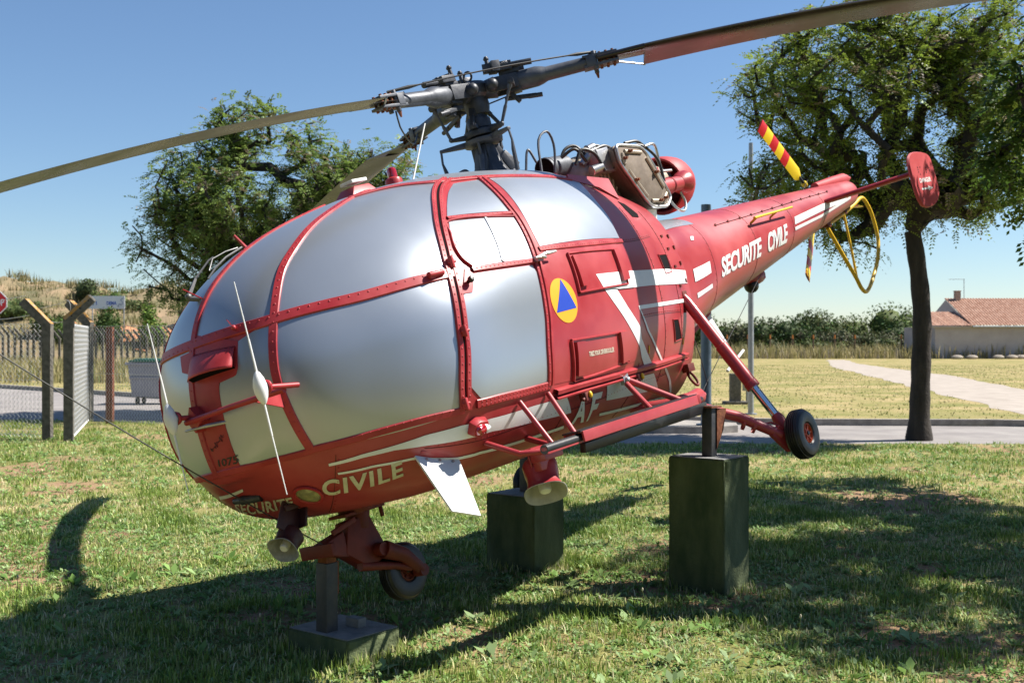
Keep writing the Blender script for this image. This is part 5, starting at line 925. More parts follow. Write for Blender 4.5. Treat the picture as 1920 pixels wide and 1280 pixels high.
m = MB(); m.tube([Vector(p) for p in smooth_path([(-1.80,.25,2.03),(-1.92,.26,1.90),(-2.03,.26,1.88),(-2.10,.25,1.95),(-2.08,.24,2.04)], 20)], .011, 8); m.build('steel_handle', 'light_metal', en); m = MB(); m.tube([Vector(p) for p in smooth_path([(-1.60,.30,2.40),(-1.74,.30,2.42),(-1.80,.28,2.36),(-1.80,.27,2.16)], 18)], .011, 8); m.build('steel_handle', 'light_metal', en); m = MB(); m.tube([(-1.72,.27,2.20),(-2.0,.25,2.22)], .012, 8); m.build('steel_handle', 'light_metal', en)
m = MB(); m.cyl((-1.50,.20,1.98),(-1.62,.12,1.80), .12, .09, 20); m.build('drain_cup', 'white_worn', en)
for sg_ in (1,-1):
    m = MB(); m.prism([(-.20,sg_*.47,2.09),(-.20,sg_*.47,2.125),(-.74,sg_*.44,2.10),(-.72,sg_*.50,1.93),(-.5,sg_*.50,2.02)], (0,-sg_,0), .012); m.build('deck_coaming', 'red_paint', heli)
m = MB()
for pts in ([(-.30,.20,2.22),(-.36,.20,2.46),(-.46,.22,2.52),(-.50,.22,2.42),(-.46,.20,2.22)], [(.28,-.1,2.25),(.26,-.08,2.30),(.20,-.05,2.32),(.14,-.05,2.25)], [(-.20,.14,2.24),(-.26,.16,2.40),(-.30,.18,2.30)]):
    m = MB(); m.tube([Vector(p) for p in smooth_path(pts, 20)], .009, 8); m.build('deck_hose', 'grey_metal', heli)

# ---------------------------------------------------------------- support stands
E2 = V3(.61669,.78720,0); E1 = V3(-.78720,.61669,0)
def stand(g, a, b, h, label, post, ph, pw, top_mat='concrete_top'):
    g = Vector(g); c = g+E1*a/2+E2*b/2; root = empty('support_stand', (c.x, c.y, 0)); tag(root, label, 'stand', 'concrete blocks carrying the helicopter')
    rot = Matrix((E1, E2, V3(0,0,1))).transposed()
    m = MB(); n_ = 10; rr = random.Random(int(h*1000))
    bm_ = MB(); bm_.box((0,0,h/2-.02), (a,b,h+.04), rot)
    o = bm_.build('concrete_block', ['concrete_green'], root, bevel=.012)
    me = o.data; bm = bmesh.new(); bm.from_mesh(me); bmesh.ops.subdivide_edges(bm, edges=bm.edges[:], cuts=5, use_grid_fill=True)
    for v in bm.verts: v.co += Vector((rr.uniform(-1,1), rr.uniform(-1,1), rr.uniform(-1,1)))*.0022
    bm.to_mesh(me); bm.free(); me.shade_smooth(); me.set_sharp_from_angle(angle=R_(50))
    m = MB(); m.box((0,0,h+.0035), (a*.97,b*.97,.006), rot); m.build('block_top', top_mat, root, bevel=.002)  # top slab in its own grey concrete colour
    m = MB(); p = Vector(post)-Vector((c.x,c.y,0)); m.box((p.x,p.y,h+ph/2), (pw,pw,ph), rot); o = m.build('steel_post', 'steel_post', root, bevel=.004)
    return root, p, rot
s1, p1, rot = stand((1.395,7.57,0), .42, .36, .894, 'tall green concrete block with steel post under the near wheel leg', (1.335,7.79,0), .35, .075)
m = MB(); m.box((p1.x,p1.y,1.235), (.11,.14,.012), rot); m.add([(p1.x+.05,p1.y-.01,1.225),(p1.x+.125,p1.y+.06,1.22),(p1.x+.105,p1.y+.05,1.08),(p1.x+.05,p1.y-.01,.95),(p1.x+.05,p1.y+.01,1.225),(p1.x+.125,p1.y+.08,1.22),(p1.x+.105,p1.y+.07,1.08),(p1.x+.05,p1.y+.01,.95)], [(0,1,2,3),(7,6,5,4),(0,4,5,1),(1,5,6,2),(2,6,7,3)])
m.build('cradle_bracket', 'rust', s1)
a_ = H2W((-.60,.80,.375))-s1.location; b_ = H2W((1.20,1.06,.40))-s1.location
m = MB(); m.bar(a_, b_, .05, .075, taper=.7); m.build('support_beam', 'black_paint', s1, bevel=.004)
s2, p2, rot = stand((.157,8.256,0), .44, .37, .55, 'middle green concrete block half hidden behind the loudspeaker', (.115,8.60,0), .30, .085)
s3, p3, rot = stand((-.846,5.923,0), .46, .385, .135, 'low concrete block with rusty post under the nose wheel', (-.985,6.13,0), .37, .082)
m = MB(); m.box((p3.x,p3.y,.53), (.07,.07,.05), rot); m.box((p3.x+.03,p3.y+.02,.42), (.04,.05,.18), rot); m.build('post_head', 'rust', s3, bevel=.005)
m = MB(); m.box((p3.x+.14,p3.y+.10,.16), (.10,.06,.06), rot); m.build('spacer', 'concrete_top', s3, bevel=.004)

# tie-down cable from the forward blade to the nose gear, and the line at the tail
c0 = H2W((2.16,.05,.18)); c1 = H2W(blade_pt(0, 4.35))
m = MB(); m.tube([c0.lerp(c1, t)+V3(0,0,-.04*4*t*(1-t)) for t in np.linspace(0,1,24)], .0035, 6); o = m.build('tie_down_cable', 'cable', None); tag(o, 'thin dark cable slanting from the nose gear up to the forward rotor blade', 'cable')
c0 = H2W((-5.95,-.30,2.28)); c1 = H2W((-1.22,.45,.44)); m = MB(); m.tube([c0.lerp(c1, t) for t in np.linspace(0,1,8)], .0035, 6); o = m.build('tail_tie_line', 'cable', None); tag(o, 'thin dark line running from the tail rotor down to the wheel strut', 'cable')

# ================================================================ the place
def ground_mat():
    m = bpy.data.materials.new('lawn'); m.use_nodes = True; nt = m.node_tree; N = nt.nodes; L = nt.links; b = N['Principled BSDF']; b.inputs['Roughness'].default_value = .95; b.inputs['Specular IOR Level'].default_value = .15
    tc = N.new('ShaderNodeTexCoord')
    def noise(sc, det=6, rough=.6):
        n = N.new('ShaderNodeTexNoise'); n.inputs['Scale'].default_value = sc; n.inputs['Detail'].default_value = det; n.inputs['Roughness'].default_value = rough; L.new(tc.outputs['Object'], n.inputs['Vector']); return n.outputs['Fac']
    def ramp(f, stops):
        r = N.new('ShaderNodeValToRGB'); cr = r.color_ramp
        while len(cr.elements) < len(stops): cr.elements.new(.5)
        for e, (p, c) in zip(cr.elements, stops): e.position = p; e.color = (*c, 1)
        L.new(f, r.inputs[0]); return r.outputs[0]
    def mix(f, a, c):
        x = N.new('ShaderNodeMix'); x.data_type = 'RGBA'; L.new(f, x.inputs['Factor']); L.new(a, x.inputs['A']); L.new(c, x.inputs['B']); return x.outputs['Result']
    g = ramp(noise(.55, 8), [(.30,(.13,.16,.04)),(.48,(.22,.22,.075)),(.60,(.36,.30,.15)),(.75,(.46,.36,.21))])
    fine = ramp(noise(38, 6, .7), [(.35,(.55,.55,.55)),(.65,(1.25,1.2,1.1))])
    mm = N.new('ShaderNodeMix'); mm.data_type = 'RGBA'; mm.blend_type = 'MULTIPLY'; mm.inputs['Factor'].default_value = 1; L.new(g, mm.inputs['A']); L.new(fine, mm.inputs['B'])
    soil = ramp(noise(30, 8, .7), [(.3,(.17,.10,.055)),(.52,(.30,.19,.11)),(.7,(.42,.30,.19))])
    at = N.new('ShaderNodeAttribute'); at.attribute_name = 'tint'; sf = at.outputs['Fac']
    # dry far lawn: blend by distance along y
    sep = N.new('ShaderNodeSeparateXYZ'); L.new(tc.outputs['Object'], sep.inputs[0])
    mr = N.new('ShaderNodeMapRange'); mr.inputs['From Min'].default_value = 16; mr.inputs['From Max'].default_value = 30; L.new(sep.outputs['Y'], mr.inputs[0])
    dry = ramp(noise(.45, 10, .72), [(.32,(.15,.17,.05)),(.46,(.25,.23,.085)),(.56,(.36,.29,.14)),(.70,(.46,.36,.20))])
    d2 = N.new('ShaderNodeMix'); d2.data_type = 'RGBA'; d2.blend_type = 'MULTIPLY'; d2.inputs['Factor'].default_value = .7; L.new(dry, d2.inputs['A']); L.new(fine, d2.inputs['B'])
    near = mix(sf, mm.outputs['Result'], soil); L.new(mix(mr.outputs[0], near, d2.outputs['Result']), b.inputs['Base Color'])
    bp = N.new('ShaderNodeBump'); bp.inputs['Strength'].default_value = .6; bp.inputs['Distance'].default_value = .03; L.new(noise(25, 5), bp.inputs['Height']); L.new(bp.outputs[0], b.inputs['Normal'])
    MAT['lawn'] = m
ground_mat()
mat('asphalt', (.20,.18,.17), .9, col2=(.29,.265,.245), nscale=1.2, detail=10, bump=.15, bscale=120)
mat('kerb', (.22,.20,.18), .9, col2=(.36,.33,.29), nscale=6, bump=.2)
mat('path_sand', (.30,.255,.21), .95, col2=(.40,.345,.29), nscale=1.5, detail=10)
mat('hill_soil', (.13,.12,.055), .95, col2=(.32,.22,.13), nscale=.35, detail=10)
mat('red_earth', (.42,.17,.08), .95, col2=(.55,.26,.13), nscale=1.5)
mat('concrete_post', (.085,.078,.066), .92, col2=(.17,.155,.13), nscale=14, bump=.35, bscale=50)
mat('lichen', (.55,.24,.015), .95, col2=(.30,.26,.2), nscale=16, detail=7)
mat('rust_post', (.11,.03,.016), .8, col2=(.22,.07,.03), nscale=14, bump=.1)
mat('wood_post', (.12,.075,.045), .9, col2=(.2,.13,.08), nscale=8); mat('post_tip', (.55,.18,.03), .8)
mat('render_wall', (.40,.35,.335), .9, col2=(.47,.42,.40), nscale=.7); mat('roof_tile', (.30,.145,.09), .9, col2=(.46,.28,.20), nscale=2.5, detail=8)
mat('chimney', (.38,.27,.21), .9, noise=.2)
mat('bin_grey', (.30,.31,.36), .5, noise=.08); mat('bin_green', (.015,.12,.075), .45)
mat('sign_white', (.78,.78,.78), .4); mat('sign_red', (.60,.008,.012), .35); mat('sign_blue', (.03,.11,.48), .5); mat('sign_grey', (.16,.2,.3), .5)

_g = [np.random.default_rng(50+k).random((64, 64)) for k in range(4)]
def vnoise(x, y, sc, k):
    x = np.asarray(x)*sc+100; y = np.asarray(y)*sc+100; i = np.floor(x).astype(int); j = np.floor(y).astype(int); fx = x-i; fy = y-j; fx = fx*fx*(3-2*fx); fy = fy*fy*(3-2*fy); T = _g[k]
    f = lambda a, b: T[a % 64, b % 64]
    return f(i,j)*(1-fx)*(1-fy)+f(i+1,j)*fx*(1-fy)+f(i,j+1)*(1-fx)*fy+f(i+1,j+1)*fx*fy
def bare(x, y):
    # 0 = closed turf, 1 = bare earth: worn patches between the stands and scattered thin spots
    v = .55*vnoise(x, y, .8, 0)+.30*vnoise(x, y, 2.3, 1)+.15*vnoise(x, y, 6.0, 2)
    d = np.exp(-(((x-.0)/1.5)**2+((y-6.6)/.75)**2))*.17+np.exp(-(((x-1.6)/1.1)**2+((y-6.4)/.6)**2))*.10+np.exp(-(((x-.75)/.7)**2+((y-8.0)/.5)**2))*.13+np.exp(-(((x+3.0)/1.2)**2+((y-7.9)/.35)**2))*.12+np.exp(-(((x-2.5)/2.0)**2+((y-11.5)/1.5)**2))*.06
    return np.clip((v+d-.60)/.12, 0, 1)
gxs = np.r_[-2500,-400,-60, np.linspace(-13, 13, 190), 60, 400, 2500]; gys = np.r_[-60,-10, np.linspace(3, 26, 170), 60, 200, 900, 4500]; gX, gY = np.meshgrid(gxs, gys); ngx = len(gxs)
gi = np.arange(len(gys)-1)[:,None]*ngx; gj = np.arange(ngx-1)[None]; GB = bare(gX, gY)*((np.abs(gX) < 13.1) & (gY > 2.9) & (gY < 26.1))
g = arr_mesh('ground', np.stack([gX, gY, 0*gX], -1).reshape(-1, 3), np.stack([gi+gj, gi+gj+1, gi+ngx+gj+1, gi+ngx+gj], -1).reshape(-1, 4), 'lawn', None, tint=np.repeat(GB.reshape(-1,1), 3, 1)); tag(g, kind='structure')
def poly_sheet(name, pts, z, m, kind='structure'):
    mb = MB(); mb.add([(x, y, z) for x, y in pts], [tuple(range(len(pts)))]); o = mb.build(name, m, None, smooth=False); tag(o, kind=kind); return o
poly_sheet('road', [(-40,26.5),(-10.8,24.3),(-7.1,23.4),(.7,18.75),(4,18.65),(8.3,18.6),(40,18.6),(40,22.4),(9.9,22.3),(4.8,22.7),(2.5,24.0),(-9.9,32.6),(-17.6,39.7),(-45,62)], .004, 'asphalt')
def kerb(name, pts, w=.16, h=.13):
    m = MB(); P = [V3(x, y, 0) for x, y in pts]; L_ = []; R2 = []
    for i, p in enumerate(P):
        t = (P[min(i+1,len(P)-1)]-P[max(i-1,0)]).normalized(); n = V3(-t.y, t.x, 0); L_.append(p+n*w/2); R2.append(p-n*w/2)
    n = len(P); V = [v+V3(0,0,z) for lst in (L_, R2) for z in (0,h) for v in lst]  # L0,Lh,R0,Rh
    F = []
    for i in range(n-1): F += [(i,i+1,n+i+1,n+i),(n+i,n+i+1,3*n+i+1,3*n+i),(3*n+i,3*n+i+1,2*n+i+1,2*n+i)]
    F += [(0,n,3*n,2*n),(n-1,2*n-1,4*n-1,3*n-1)]; m.add(V, F); o = m.build(name, 'kerb', None, smooth=False); tag(o, kind='structure'); return o
kerb('kerb_right', [(4.2,23.0),(5.2,22.75),(7,22.6),(9.4,22.5),(10.6,22.1),(14,21.6),(40,21.5)])
kerb('kerb_left', [(-50,66),(-17.6,39.8),(-9.9,32.7),(-3,28.0),(2.2,24.4),(4.2,23.0)])
isl = [(1.2,20.95),(2.4,20.65),(3.6,20.6),(4.1,20.9),(4.2,21.6),(3.5,22.2),(1.6,22.6),(.6,22.0)]
m = MB(); m.prism([(x,y,.0) for x,y in isl], (0,0,1), .13, inset=0); o = m.build('kerb_island', 'kerb', None, smooth=False); tag(o, kind='structure')
def jag(pts, step=1.2, amp=.16):
    out = []; rj = random.Random(5)
    for (a, b), (c, d) in zip(pts, pts[1:]+pts[:1]):
        n = max(1, int(math.hypot(c-a, d-b)/step))
        for i in range(n): t = i/n; out.append((a+(c-a)*t+rj.uniform(-amp,amp), b+(d-b)*t+rj.uniform(-amp,amp)))
    return out
poly_sheet('path', jag([(11.0,23.5),(11.4,25.7),(12.4,31),(15,45),(19.5,70),(26,95),(27.5,95),(24,80),(22,66),(20.5,54),(17.4,39.3),(15.5,31),(14.5,23.5)]), .005, 'path_sand')
# hill on the far side of the road
nx, ny = 90, 40; Xh = np.linspace(-110, 8, nx); Yh = np.linspace(72, 150, ny); xx, yy = np.meshgrid(Xh, Yh)
hh = 6.0*np.clip((yy-76)/20, 0, 1)**.8*np.clip((xx+130)/30, 0, 1)*np.clip((-13-xx)/16, 0, 1)**.75
hh += .5*np.sin(xx*.35+yy*.1)*np.clip(hh/4,0,1)+.35*np.sin(xx*.9+2)*np.clip(hh/4,0,1)*np.cos(yy*.4)+.25*rng.standard_normal(xx.shape)*np.clip(hh/4,0,1)
def hill_z(x, y):
    i = np.clip((x-Xh[0])/(Xh[1]-Xh[0]), 0, nx-1.01); j = np.clip((y-Yh[0])/(Yh[1]-Yh[0]), 0, ny-1.01); return float(hh[int(j), int(i)])
V = np.stack([xx, yy, hh-.02], -1).reshape(-1, 3); i = np.arange(ny-1)[:,None]*nx; j = np.arange(nx-1)[None]
o = arr_mesh('hill', V, np.stack([i+j, i+j+1, i+nx+j+1, i+nx+j], -1).reshape(-1, 4), 'hill_soil', None, smooth=True); tag(o, kind='structure')
# bare red bank below the sign board
m = MB(); rr = random.Random(3); bx0, by0 = -28.6, 81.0
n_ = 18; Vb = []
for j_ in range(8):
    for i_ in range(n_):
        x = -34+i_*(13.5/(n_-1)); y = 79.0+j_*.9; Vb.append((x, y, max(hill_z(x, y)+.22-.9*abs((i_/(n_-1))-.5)**2*2+rr.uniform(-.12,.12), .01)))
m.add(Vb, [(j_*n_+i_, j_*n_+i_+1, (j_+1)*n_+i_+1, (j_+1)*n_+i_) for j_ in range(7) for i_ in range(n_-1)]); o = m.build('bank', 'red_earth', None, ang=80); tag(o, kind='structure')

# ---------------------------------------------------------------- wire fence with cranked concrete posts
fence = empty('wire_fence', (-7.6, 20.0, 0)); tag(fence, 'chain link fence on cranked concrete posts beside the road', 'fence'); FO = fence.location.copy()
def cpost(x, y, hb, arm, yaw, w=.125, d=.10, name='concrete_post'):
    """upright to the bend, then a cranked arm; yaw = direction of the arm in the ground plane"""
    dirx = V3(math.cos(yaw), math.sin(yaw), 0); side = V3(-dirx.y, dirx.x, 0); o0 = V3(x, y, 0)-FO
    def ring(c, t): return [c+side*a*d/2+t*b*w/2 for a, b in ((-1,-1),(1,-1),(1,1),(-1,1))]
    up = V3(0,0,1); tilt = (dirx*.72+up*.70).normalized(); mid = (dirx-tilt*0)
    tn = (dirx*.70-up*.72).normalized()
    rows = [ring(o0-V3(0,0,.1), dirx), ring(o0+up*hb*.5, dirx), ring(o0+up*hb, (dirx+tn*.55).normalized()*1.12), ring(o0+up*hb+tilt*arm*.5, tn), ring(o0+up*hb+tilt*arm*.97, tn)]
    rows.append([sum(rows[-1], Vector())/4+(p-sum(rows[-1], Vector())/4)*.8+tilt*.02 for p in rows[-1]])
    m = MB(); m.add([p for r in rows for p in r], [(i*4+k, i*4+(k+1)%4, (i+1)*4+(k+1)%4, (i+1)*4+k) for i in range(5) for k in range(4)]+[(20,21,22,23)])
    # lichen grows on the upper side of the arm
    p = m.build(name, 'concrete_post', fence, ang=30)
    r3, r4 = rows[2], rows[4]; m = MB(); off = -tn*.003
    m.add([r3[0]+off, r3[1]+off, r4[1]+off, r4[0]+off], [(0,1,2,3)]); m.add([r3[0]+side*-.003, r3[0]+side*-.003+tn*.05, r4[0]+side*-.003+tn*.06, r4[0]+side*-.003], [(0,1,2,3)]); m.build('lichen', 'lichen', p, smooth=False)
    m = MB()
    for t in (.15,.5,.85):
        c = o0+up*hb+tilt*arm*t; m.cyl(c-side*(d/2+.002), c-side*(d/2-.02), .012, seg=8)
    m.build('wire_hole', 'dark_void', p, smooth=False)
    return p
cpost(-7.82, 19.4, 1.93, .58, R_(178), w=.14, d=.13); cpost(-7.33, 19.05, 2.02, .52, R_(12), w=.15, d=.13); cpost(-8.72, 23.7, 2.02, .62, R_(170), w=.16, d=.15)
m = MB(); m.box(V3(-8.08,23.15,.96)-FO, (.14,.12,1.95)); m.build('rust_post', 'rust_post', fence, bevel=.006)
m = MB(); m.box(V3(-12.6,20.9,.95)-FO, (.10,.10,1.9)); m.build('end_post', 'concrete_post', fence, bevel=.006)
def chain(p0, p1, h, pitch=.075, wr=.0022):
    """woven wire between two ground points: each picket wire zigzags and hooks its neighbours"""
    p0, p1 = V3(*p0, 0)-FO, V3(*p1, 0)-FO; L_ = (p1-p0).length; d = (p1-p0)/L_; nrm = V3(-d.y, d.x, 0); nw = int(L_/pitch); nh = int(h/(pitch*.5)); V = []; F = []
    for k in range(nw+1):
        base = p0+d*(k*pitch); pts = []
        for i in range(nh+1):
            u = (pitch*.54 if i % 2 else -pitch*.04); w_ = nrm*(.004 if (i//1) % 2 else -.004); pts.append(base+d*u+w_+V3(0,0,.04+i*pitch*.5))
        for q in pts:
            a = len(V); V += [q+d*wr, q-d*wr*.5+nrm*wr*.87, q-d*wr*.5-nrm*wr*.87]
        a0 = len(V)-3*len(pts)
        for i in range(nh):
            b = a0+3*i; F += [(b,b+1,b+4,b+3),(b+1,b+2,b+5,b+4),(b+2,b,b+3,b+5)]
    return np.array([tuple(v) for v in V]), np.array(F)
for a_, b_ in (((-7.30,19.1),(-8.60,23.4)), ((-8.60,23.3),(-6.0,21.6)), ((-6.0,21.6),(-2.6,20.6)), ((-7.9,19.45),(-12.6,20.9))):
    V, F = chain(a_, b_, 1.95, pitch=.085, wr=.0052); arr_mesh('wire_mesh', V, F, 'galv_wire', fence)
m = MB()
for z in (.08, 1.0, 1.95):
    for pts in ([(-7.33,19.05),(-8.6,23.35),(-6.0,21.6),(-2.6,20.6)], [(-7.82,19.4),(-12.6,20.9)]): m.tube([V3(x,y,z)-FO for x,y in pts], .0035, 5)
for pts in ([(-7.95,19.4,2.12),(-9,19.75,2.02),(-12.6,20.9,2.08)], [(-8.2,19.4,2.42),(-9.3,19.75,2.30),(-12.8,20.9,2.38)], [(-7.82,19.4,2.0),(-7.6,19.3,1.97),(-7.33,19.05,2.02)], [(-8.0,19.4,2.2),(-7.6,19.3,2.28),(-7.35,19.1,2.33),(-7.32,19.1,2.15),(-7.42,19.15,1.99)]): m.tube([Vector(p)-FO for p in smooth_path(pts, 20)], .005, 5)
m.build('strand_wire', 'galv_wire', fence)
# far row of cranked posts
far = empty('post_fence', (-28, 74, 0)); tag(far, 'far row of cranked concrete posts at the foot of the hill', 'fence'); FO_ = FO; 
m0 = MB(); rows = []
up = V3(0,0,1)
m0.add([(-.07,-.05,-.1),(.07,-.05,-.1),(.07,.05,-.1),(-.07,.05,-.1),(-.07,-.05,1.9),(.07,-.05,1.95),(.07,.05,1.95),(-.07,.05,1.9),(-.50,-.05,2.46),(-.40,-.05,2.52),(-.40,.05,2.52),(-.50,.05,2.46)], [(i*4+k, i*4+(k+1)%4, (i+1)*4+(k+1)%4, (i+1)*4+k) for i in range(2) for k in range(4)]+[(8,9,10,11)])
fp = m0.build('concrete_post', 'concrete_post', far, smooth=False)
for k in range(44):
    o = fp if k == 0 else fp.copy()
    if k: link(o, far)
    x = -33.5+k*.40; o.location = (x+28, random.uniform(-.1,.1), -.10+.12*math.sin(k*.5)+random.uniform(-.05,.05))

# ---------------------------------------------------------------- signs, bin, poles, bollard
so = empty('stop_sign', (-19.25, 43.0, 0)); tag(so, 'red octagonal stop sign at the road edge', 'sign')
m = MB(); m.cyl((0,.03,0),(0,.03,3.3), .035, seg=12); m.build('sign_pole', 'galv', so)
def octa(r, y, z): return [(r*math.cos(R_(22.5+45*k))/math.cos(R_(22.5)), y, z+r*math.sin(R_(22.5+45*k))/math.cos(R_(22.5))) for k in range(8)]
m = MB(); m.prism(octa(.41,0,3.06), (0,-1,0), .02); m.build('sign_border', 'sign_white', so, smooth=False)
m = MB(); m.prism(octa(.375,-.022,3.06), (0,-1,0), .004); m.build('sign_face', 'sign_red', so, smooth=False)
V, F, asp = text_geo('STOP', .025); m = MB(); m.add([(-.31+.62*a, -.0285, 2.94+.25*b) for a, b in V], F); m.build('lettering', 'sign_white', so, smooth=False)
bo_ = empty('sign_board', (-29.2, 83.0, 3.3)); tag(bo_, 'white advertising board with blue lettering on the hillside', 'sign')
m = MB(); m.box((0,0,1.05), (2.62,.05,.92)); m.build('board', 'sign_white', bo_, smooth=False)
m = MB(); m.cyl((-1.05,.06,-2.2),(-1.05,.06,1.4), .04, seg=10); m.cyl((1.22,.06,-2.2),(1.22,.06,1.4), .04, seg=10); m.build('board_leg', 'galv', bo_)
V, F, asp = text_geo('DEMA', .04); m = MB(); m.add([(.0+.72*a, -.027, .86+.27*b) for a, b in V], F); m.prism([(-.76,-.027,.86),(-.70,-.027,.86),(-.70,-.027,1.13),(-.76,-.027,1.13)], (0,-1,0), .001); m.build('lettering', 'sign_blue', bo_, smooth=False)
m = MB()
for (x, z, a, b) in ((-1.12,1.22,.14,.08),(-1.0,1.10,.16,.09),(-1.15,1.05,.10,.07),(-.98,.94,.08,.10),(-1.1,.9,.06,.07),(-1.2,1.28,.06,.05)): m.prism([(x+a*math.cos(t),-.027,z+b*math.sin(t)) for t in np.linspace(0,2*math.pi,7,endpoint=False)], (0,-1,0), .002)
m.build('logo', 'sign_grey', bo_, smooth=False)
m = MB(); m.tube([(.82,-.028,.83),(.95,-.028,.95),(1.05,-.028,.85),(1.15,-.028,.95),(1.12,-.028,1.12),(1.0,-.028,1.2),(1.12,-.028,1.32),(1.2,-.028,1.34)], .025, 5); m.ball((.85,-.03,.76),.05,8); m.build('logo', 'sign_grey', bo_, smooth=False)
wb = empty('wheelie_bin', (-9.33, 30.2, 0)); tag(wb, 'grey four-wheeled rubbish bin with green lid parked on the road', 'bin')
m = MB(); m.add([(-.52,-.36,.20),(.52,-.36,.20),(.52,.36,.20),(-.52,.36,.20),(-.60,-.44,1.05),(.60,-.44,1.05),(.60,.44,1.05),(-.60,.44,1.05)], [(0,3,2,1),(4,5,6,7),(0,1,5,4),(1,2,6,5),(2,3,7,6),(3,0,4,7)]); m.box((0,0,1.06),(1.32,1.0,.06)); m.box((0,-.43,.70),(1.14,.03,.05)); m.build('bin_body', 'bin_grey', wb, bevel=.02)
m = MB(); m.box((.02,0,1.125), (1.18,.98,.05)); m.box((.02,.05,1.16), (1.0,.8,.05)); m.build('lid', 'bin_green', wb, bevel=.02)
for sx in (-1,1):
    for sy in (-1,1):
        m = MB(); m.cyl((sx*.40-.03,sy*.26,.10),(sx*.40+.03,sy*.26,.10), .10, seg=18); m.box((sx*.40,sy*.26,.18),(.05,.08,.10)); m.build('caster', 'rubber', wb)
lp = empty('lamp_post', (5.37, 25.9, 0)); tag(lp, 'slim galvanised pole standing on the lawn behind the strut', 'pole')
m = MB(); m.tube([(0,0,0),(0,0,3),(0,0,6.1)], [.066,.06,.048], 14); m.build('shaft', 'galv', lp); m = MB(); m.cyl((0,0,0),(0,0,.03), .14, seg=14); m.build('foot_plate', 'galv', lp)
lp = empty('lamp_post', (3.52, 20.9, .13)); tag(lp, 'thick blue grey steel pole behind the tail boom root', 'pole')
m = MB(); m.tube([(0,0,0),(0,0,2),(0,0,4.0)], [.098,.095,.09], 16); m.build('shaft', 'blue_steel', lp); m = MB(); m.cyl((0,0,0),(0,0,.03), .18, seg=16); m.build('foot_plate', 'blue_steel', lp)
bl_ = empty('bollard', (5.83, 30.1, 0)); tag(bl_, 'stubby weathered concrete bollard on a slab with grey box', 'bollard')
m = MB(); m.box((0,0,.42), (.27,.27,.76)); m.build('pillar', 'concrete_post', bl_, bevel=.02); m = MB(); m.box((.0,0,.03), (.60,.5,.09)); m.build('slab', 'concrete_post', bl_, bevel=.015); m = MB(); m.box((.33,.1,.52), (.22,.14,.36)); m.cyl((.33,.1,0),(.33,.1,.4), .03); m.build('meter_box', 'galv', bl_, bevel=.01)
for k, x in enumerate((1363,1402,1444,1486,1525,1565,1603,1690)):
    X = (x-960)/2160*108; r_ = empty('fence_post', (X, 108, 0)); tag(r_, 'brown wooden stake with orange tip before the wood, %s from the left' % ('first','second','third','fourth','fifth','sixth','seventh','eighth')[k], 'post', 'wooden stakes along the edge of the wood')
    m = MB(); m.cyl((0,0,0),(0,0,1.75), .075, .07, 8); m.build('stake', 'wood_post', r_); m = MB(); m.cyl((0,0,1.75),(0,0,2.12), .085, .06, 8); m.build('tip', 'post_tip', r_)

# ---------------------------------------------------------------- house
ho_ = empty('house', (41.5, 101, 0)); tag(ho_, 'low cream rendered house with red tiled roofs and chimney', 'house')
m = MB(); m.box((5.6,4,1.4), (20,8,2.8)); m.build('wall', 'render_wall', ho_, smooth=False)
def tiles(name, x0, x1, y0, z0, y1, z1, per=.26):
    """corrugated clay tile slope running from the eave (y0,z0) to the ridge (y1,z1)"""
    n = int((x1-x0)/per)*6+1; rows_ = 13; V = []; 
    for j in range(rows_):
        t = j/(rows_-1); 
        for i in range(n):
            x = x0+(x1-x0)*i/(n-1); h = .085*abs(math.sin(math.pi*(x-x0)/per))
            V.append((x, y0+(y1-y0)*t, z0+(z1-z0)*t+h+(.02 if j % 2 else 0)))
    F = [(j*n+i, j*n+i+1, (j+1)*n+i+1, (j+1)*n+i) for j in range(rows_-1) for i in range(n-1)]
    m = MB(); m.add(V, F); return m.build(name, 'roof_tile', ho_, ang=60)
tiles('roof', -4.8, -1.0, -.45, 2.85, 4.0, 4.15); tiles('roof', -1.35, 14, -.45, 2.87, 6.0, 5.45)
m = MB(); m.add([(-1.25,-.2,2.8),(-1.25,6,5.35),(-1.25,12,2.8)], [(0,1,2)]); m.build('gable', 'render_wall', ho_, smooth=False)
m = MB(); m.box((-.3,5.6,5.65),(.48,.5,1.0)); m.box((-.3,5.6,6.15),(.56,.58,.08)); m.build('chimney', 'chimney', ho_, bevel=.02)
m = MB(); m.cyl((.4,5.8,5.3),(.4,5.8,7.3), .03); m.cyl((-1.0,5.8,7.25),(.45,5.8,7.25), .02); 
for q in np.linspace(-.9,.3,6): m.cyl((q,5.5,7.25),(q,6.1,7.25), .012, seg=6)
m.build('aerial', 'galv', ho_)
m = MB(); m.box((-2.6,-.15,2.78),(4.2,.3,.14)); m.build('cornice', 'render_wall', ho_, smooth=False)
m = MB(); m.cyl((-1.3,-.5,2.80),(14,-.5,2.80), .07, seg=8); m.build('gutter', 'galv', ho_)
m = MB(); m.cyl((6.2,-.06,0),(6.2,-.06,2.75), .05, seg=8); m.build('downpipe', 'galv', ho_)
for k, x in enumerate((-3.4,-2.0,.4,1.7,2.6)):
    m = MB(); m.ball((0,0,.15), .35, 8, sc=(1.5,.8,.6)); o = m.build('boulder', 'path_sand', None); o.location = (41.5+x, 98.6+.3*k, 0); tag(o, 'pale stone lying in the weeds at the foot of the house wall', 'stone', 'stones by the house')

